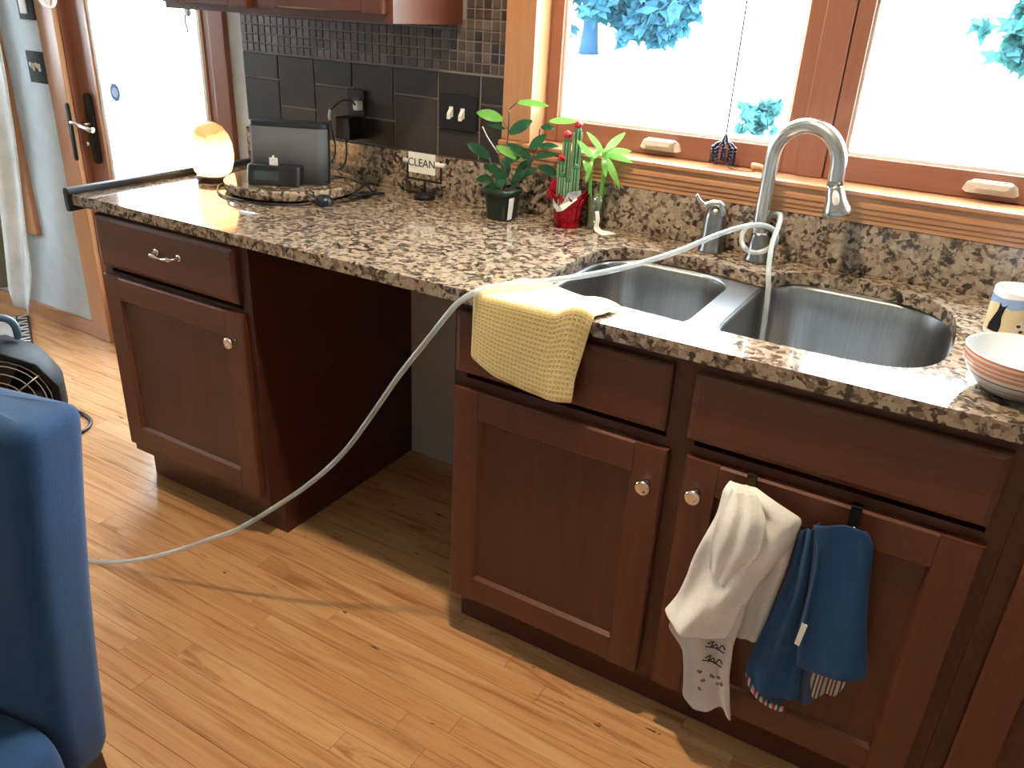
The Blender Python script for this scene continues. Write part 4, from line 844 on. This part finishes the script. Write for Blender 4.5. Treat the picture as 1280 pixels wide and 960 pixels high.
tube(bm, [(mx + q_ * math.cos(ha), my + q_ * math.sin(ha), TOP + z) for q_, z in ((.041, .078), (.060, .080), (.070, .062), (.066, .038), (.050, .024), (.041, .024))], .005, 8, 5); obj('handle', bm, m_ceram, mg, True)

# ------------------------------------------------------------------ dangling ornament at the window
om = thing('hanging_ornament', 'dark beaded jellyfish ornament hanging on a thread at the window', 'ornament', (1.566, .012, 1.113))
bm = nb(); tube(bm, [(1.566, .012, 2.12), (1.566, .012, 1.6), (1.566, .012, 1.185)], .0020, 5, 2); obj('thread', bm, m_black, om)
bm = nb(); lathe(bm, [(.001, 1.185), (.005, 1.178), (.010, 1.166), (.014, 1.160)], 1.566, .012, 12, True, True); obj('cap', bm, pbr('ornament_metal', (.03, .025, .045), .25, .6), om, True)
for k in range(10):
    a = 2 * PI * k / 10; L = R.uniform(.040, .062); bm = nb(); x, y = 1.566 + .009 * math.cos(a), .012 + .009 * math.sin(a); ex, ey = .019 * math.cos(a), .013 * math.sin(a)
    tube(bm, [(x, y, 1.164), (x + ex * .6, y + ey * .6, 1.158), (x + ex, y + ey, 1.145), (x + ex * 1.1, y + ey * 1.1, 1.170 - L)], .0026, 6, 3)
    for i in range(5): sphere(bm, (x + ex, y + ey, 1.150 - i * L / 7), .0048, 7, 5)
    obj('bead_strand', bm, pbr('ornament_beads', (.025, .02, .045), .2, .4) if k == 0 else D.materials['ornament_beads'], om, True)
bm = nb(); tube(bm, [(1.575, .008, 1.128), (1.585, .002, 1.110), (1.60, -.006, 1.1055), (1.63, -.008, 1.1055), (1.652, .004, 1.1055)], .0010, 5, 5); obj('loose_thread', bm, m_black, om)

# ------------------------------------------------------------------ curtain, rug, white cord coil
cu = thing('curtain', 'olive drape with pale liner hanging at the far left window', 'curtain', (-1.75, -.09, .1))
Lc = [(-2.35, -.11, 2.2), (-2.35, -.11, .12)]
bm = nb(); sheet(bm, [(-2.4, -.10, 2.2), (-2.4, -.10, .5), (-2.4, -.10, .13)], [(-1.44, -.10, 2.2), (-1.45, -.10, .85), (-1.55, -.10, .4), (-1.64, -.10, .13)], lambda s, t: (0, -.028 * math.sin(16 * PI * s) * (.6 + .4 * t) + .032, 0), 20, 110); obj('drape', bm, m_drape, cu, True, solid=.003)
bm = nb(); sheet(bm, [(-1.40, -.11, 2.2), (-1.41, -.11, .85), (-1.49, -.11, .42), (-1.55, -.11, .14), (-1.53, -.11, .10)], [(-1.18, -.095, 2.2), (-1.235, -.095, 1.077), (-1.26, -.095, .83), (-1.29, -.095, .645), (-1.33, -.095, .424), (-1.345, -.095, .274), (-1.445, -.095, .06)], lambda s, t: (0, -.012 * math.sin(2.4 * PI * s + .5) - .014, 0), 30, 16); obj('liner', bm, m_liner, cu, True, solid=.002)
bm = nb(); tube(bm, [(-2.6, -.10, 2.22), (-1.4, -.10, 2.22)], .012, 12, 1, False)
tag(obj('curtain_rod', bm, m_blackm, smooth=True, loc=(-2.0, -.10, 2.22)), 'black curtain rod above the far left window', 'curtain rod')
ed = Vector((.879, -.477, 0)); nn = Vector((-.477, -.879, 0)); o0 = Vector((-1.612, -.030, 0))
rg = thing('rug', 'grey rug with a black border and white zigzag stitching by the curtain', 'rug', (-1.6, -.5, 0))
def para(a0, a1, b0, b1, z0, z1):
    bm = nb(); loft(bm, [[tuple(o0 + ed * a + nn * b + Vector((0, 0, z))) for a, b in ((a0, b0), (a0, b1), (a1, b1), (a1, b0))] for z in (z0, z1)]); bmesh.ops.recalc_face_normals(bm, faces=bm.faces[:]); return bm
obj('field', para(.02, .75, .055, .60, .0006, .009), m_rug, rg, bev=.003); obj('border', para(.02, .75, 0, .0545, .0006, .0095), m_rugb, rg, bev=.003)
bm = nb()
for k in range(9):
    a = .06 + k * .075
    for s_ in (-1, 1): tube(bm, [tuple(o0 + ed * (a + s_ * .022) + nn * .010 + Vector((0, 0, .011))), tuple(o0 + ed * (a + s_ * .008) + nn * .046 + Vector((0, 0, .011)))], .0035, 6, 1, False)
obj('stitching', bm, m_stitch, rg, label='white zigzag stitching')
bm = nb()
for k in range(3):
    rr2 = .046 + .003 * k; tube(bm, [(-.985 + rr2 * math.sin(a), -.048 - .006 * k + .004 * math.cos(a), 1.395 - rr2 * math.cos(a) + .002 * k) for a in [2 * PI * i / 20 for i in range(20)]], .0032, 6, 2)
cc_ = thing('cord_coil', 'loop of white cord hanging on the door casing at the top edge', 'cord', (-.985, -.05, 1.345)); obj('loops', bm, m_white, cc_, True)
bm = nb(); tube(bm, [(-.985, -.0225, 1.455), (-.985, -.05, 1.448), (-.985, -.062, 1.446), (-.985, -.066, 1.458)], .003, 6, 4); obj('hook', bm, m_blackm, cc_, True)

# ------------------------------------------------------------------ floor blower fan
fx, fy, fz = -.43, -.80, .215
fn = D.objects.new('floor_fan', None); C.objects.link(fn); tag(fn, 'dark round floor fan with wire grille behind the blue chair', 'fan')
RF = .195; n = 12
def octr(q, y, sq=1.0): return [(q * math.cos(2 * PI * (i + .5) / n), y, q * math.sin(2 * PI * (i + .5) / n)) for i in range(n)]
bm = nb(); loft(bm, [octr(RF * .80, .10), octr(RF * .96, .08), octr(RF * 1.02, .02), octr(RF * 1.02, -.06), octr(RF * .97, -.095), octr(RF * .88, -.098), octr(RF * .84, -.075), octr(RF * .80, .06)], True, False); bmesh.ops.recalc_face_normals(bm, faces=bm.faces[:]); obj('housing', bm, pbr('dark_blue_grey_plastic', (.006, .007, .010), .6, 0, .2), fn, local=True, bev=.006)
bm = nb()
for q_ in (.028, .058, .088, .118, .145, .160): tube(bm, [(q_ * math.cos(2 * PI * i / 32), -.086, q_ * math.sin(2 * PI * i / 32)) for i in range(33)], .0017, 6, 1, False)
obj('grille_rings', bm, pbr('fan_wire', (.42, .42, .43), .45), fn, True, local=True)
for k in range(3):
    a = math.radians(35 + 120 * k); bm = nb(); tube(bm, [(0, -.089, 0), (.168 * math.cos(a), -.090, .168 * math.sin(a))], .003, 6, 1, False); sphere(bm, (.168 * math.cos(a), -.090, .168 * math.sin(a)), .006, 8, 6); obj('spoke', bm, m_nickel, fn, True, local=True)
bm = nb(); lathe(bm, [(.024, 0), (.026, .01), (.02, .016)], 0, 0, 16); bm.transform(Matrix.Translation((0, -.078, 0)) @ Matrix.Rotation(PI / 2, 4, 'X')); obj('hub', bm, m_nickel_d, fn, local=True)
for k in range(5):
    a = 2 * PI * k / 5; bm = nb(); rows = []
    for i in range(5):
        q_ = .028 + .12 * i / 4; tw = .6 - .3 * i / 4; w = .022 + .02 * i / 4
        rows.append([bm.verts.new((q_ * math.cos(a) - s * w * math.cos(tw) * math.sin(a), -.02 + s * w * math.sin(tw), q_ * math.sin(a) + s * w * math.cos(tw) * math.cos(a))) for s in (-1, 1)])
    for i in range(4): bm.faces.new((rows[i][0], rows[i][1], rows[i + 1][1], rows[i + 1][0]))
    obj('blade', bm, m_black, fn, True, local=True, solid=.003)
bm = nb(); tube(bm, [(-.09, .02, RF * .95), (-.085, .02, RF * 1.2), (-.05, .02, RF * 1.33), (.05, .02, RF * 1.33), (.085, .02, RF * 1.2), (.09, .02, RF * .95)], .012, 10, 5); obj('handle', bm, pbr('fan_handle_blue', (.06, .11, .19), .4), fn, True, local=True)
for s in (-1, 1):
    obj('foot', B(s * .13 - .02, s * .13 + .02, -.10, .10, -fz + .0004, -fz + .03), m_black, fn, local=True, bev=.004)
    obj('foot_post', B(s * .13 - .012, s * .13 + .012, -.03, .03, -fz + .03, -.11), m_black, fn, local=True)
bm = nb(); tube(bm, [(0.068, 0.203, -0.115), (0.146, 0.267, -0.185), (0.21, 0.226, -0.208), (0.236, 0.159, -0.208), (0.224, 0.097, -0.208), (0.174, 0.045, -0.208), (0.122, -0.074, -0.208), (0.087, -0.219, -0.208)], .006, 8, 6); obj('cord', bm, m_black, fn, True, local=True)
fn.location = (fx, fy, fz); fn.rotation_euler = (0, 0, math.radians(56))

# ------------------------------------------------------------------ blue upholstered chair
chx = D.objects.new('dining_chair', None); C.objects.link(chx); tag(chx, 'blue fabric high-back dining chair in the left foreground', 'chair')
def slabring(w, y0, y1, z, rad=.03): return [(x, y, z) for x, y in rrect(-w / 2, w / 2, y0, y1, rad, 6)]
bm = nb(); loft(bm, [slabring(.400, -.050, .035, .245, .025), slabring(.415, -.055, .045, .26, .03), slabring(.43, -.058, .050, .40, .035), slabring(.455, -.055, .058, .58, .035), slabring(.485, -.045, .072, .77, .035), slabring(.500, -.032, .085, .875, .035), slabring(.497, -.026, .083, .893, .03), slabring(.480, -.014, .072, .903, .02), slabring(.44, .008, .052, .907, .01)])
obj('backrest', bm, m_bluechair, chx, True, local=True, sub=1)
bm = nb(); 
def sr(w, z, rad, g=0): return [(x, y, z) for x, y in rrect(-w / 2, w / 2, -.54 + g, -.058 - g * .2, rad, 6)]
loft(bm, [sr(.455, .245, .03, .01), sr(.472, .26, .035), sr(.478, .33, .04), sr(.474, .365, .045, .004), sr(.450, .392, .05, .018), sr(.39, .404, .06, .05), sr(.2, .41, .06, .14)]); obj('seat', bm, m_bluechair, chx, True, local=True, sub=1)
for x, y, t_ in ((.178, .0, .03), (-.178, .0, .03), (.195, -.48, 0), (-.195, -.48, 0)):
    bm = nb(); loft(bm, [[(x + a * .014, y + t_ + b * .014, .0004) for a, b in ((-1, -1), (1, -1), (1, 1), (-1, 1))], [(x + a * .021, y + b * .021, .255) for a, b in ((-1, -1), (1, -1), (1, 1), (-1, 1))]]); obj('leg', bm, m_dark_leg, chx, local=True, bev=.003)
chx.location = (.90, -1.543, 0); chx.rotation_euler = (0, 0, math.radians(12))

# ------------------------------------------------------------------ outdoors
bm = nb(); pr = [(.4, -.45), (3, -.3), (8, .2), (14, .62), (40, 1.1), (120, 1.2)]
loft(bm, [[(x, yy, z) for x in (-90, 90)] + [(x, yy, z - .2) for x in (90, -90)] for yy, z in pr]); bmesh.ops.recalc_face_normals(bm, faces=bm.faces[:])
ln = obj('lawn', bm, m_lawn); tag(ln, 'pale overexposed lawn outside the windows', 'lawn'); ln['kind'] = 'structure'
def foliage(bm, c, rx, ry, rz, cnt, s, rng):
    for _ in range(cnt):
        if _ % 9 == 0: ctr = Vector((rng.gauss(0, .48), rng.gauss(0, .48), rng.gauss(0, .45)))
        p = ctr + Vector((rng.gauss(0, .09), rng.gauss(0, .09), rng.gauss(0, .09))); p = Vector((c[0] + p.x * rx, c[1] + p.y * ry, c[2] + p.z * rz))
        a = Vector((rng.gauss(0, 1), rng.gauss(0, 1), rng.gauss(0, 1))).normalized(); b = a.orthogonal().normalized(); k = s * rng.uniform(.6, 1.3)
        v = [bm.verts.new(p + a * k * q + b * k * .5 * w) for q, w in ((-1, 0), (0, -1), (1, 0), (0, 1))]; bm.faces.new(v)
def tree(name, lab, base, th, tr, blobs, mat, seed, s):
    rng = random.Random(seed); t = thing(name, lab, 'tree' if th else 'bush', base)
    if th:
        bm = nb(); lathe(bm, [(tr * 1.4, base[2]), (tr, base[2] + .5), (tr * .8, base[2] + th)], base[0], base[1], 12); obj('trunk', bm, m_trunk, t, True)
    for b in blobs:
        bm = nb(); foliage(bm, (base[0] + b[0], base[1] + b[1], base[2] + b[2]), b[3], b[4], b[5], b[6], s, rng); obj('crown', bm, mat, t)['kind'] = 'stuff'
tree('shade_tree', 'spreading tree, tinted with blue glare, behind the left window pane', (-5.5, 14, .62), 2.0, .15, [(.55, 0, 1.60, 1.0, .9, .9, 3200, .032), (1.35, 0, 1.30, .66, .6, .75, 1600, .030), (-.1, 0, 2.2, 1.6, 1.2, 1.2, 1800, .036), (1.0, 0, .76, .5, .4, .3, 420, .026), (1.60, 0, .58, .28, .3, .35, 240, .026), (1.9, 0, 1.1, .4, .3, .3, 280, .026)], m_fol, 1, .2)
tree('right_tree', 'tree tinted with blue glare at the right edge of the right window pane', (2.6, 15, .62), 2.4, .12, [(0, 0, .80, .80, .7, .55, 1400, .035), (.1, 0, 1.6, .8, .7, .7, 1400, .035), (.2, 0, 2.6, .6, .6, .9, 800, .035)], m_fol2, 2, .22)
tree('shrub', 'small bush tinted with blue glare low behind the window beside the faucet', (-.38, 8, .16), 0, 0, [(0, 0, .20, .20, .2, .17, 300, .024), (.14, 0, .34, .10, .1, .13, 130, .022), (-.12, 0, .28, .1, .1, .08, 60, .022)], m_fol2, 3, .075)
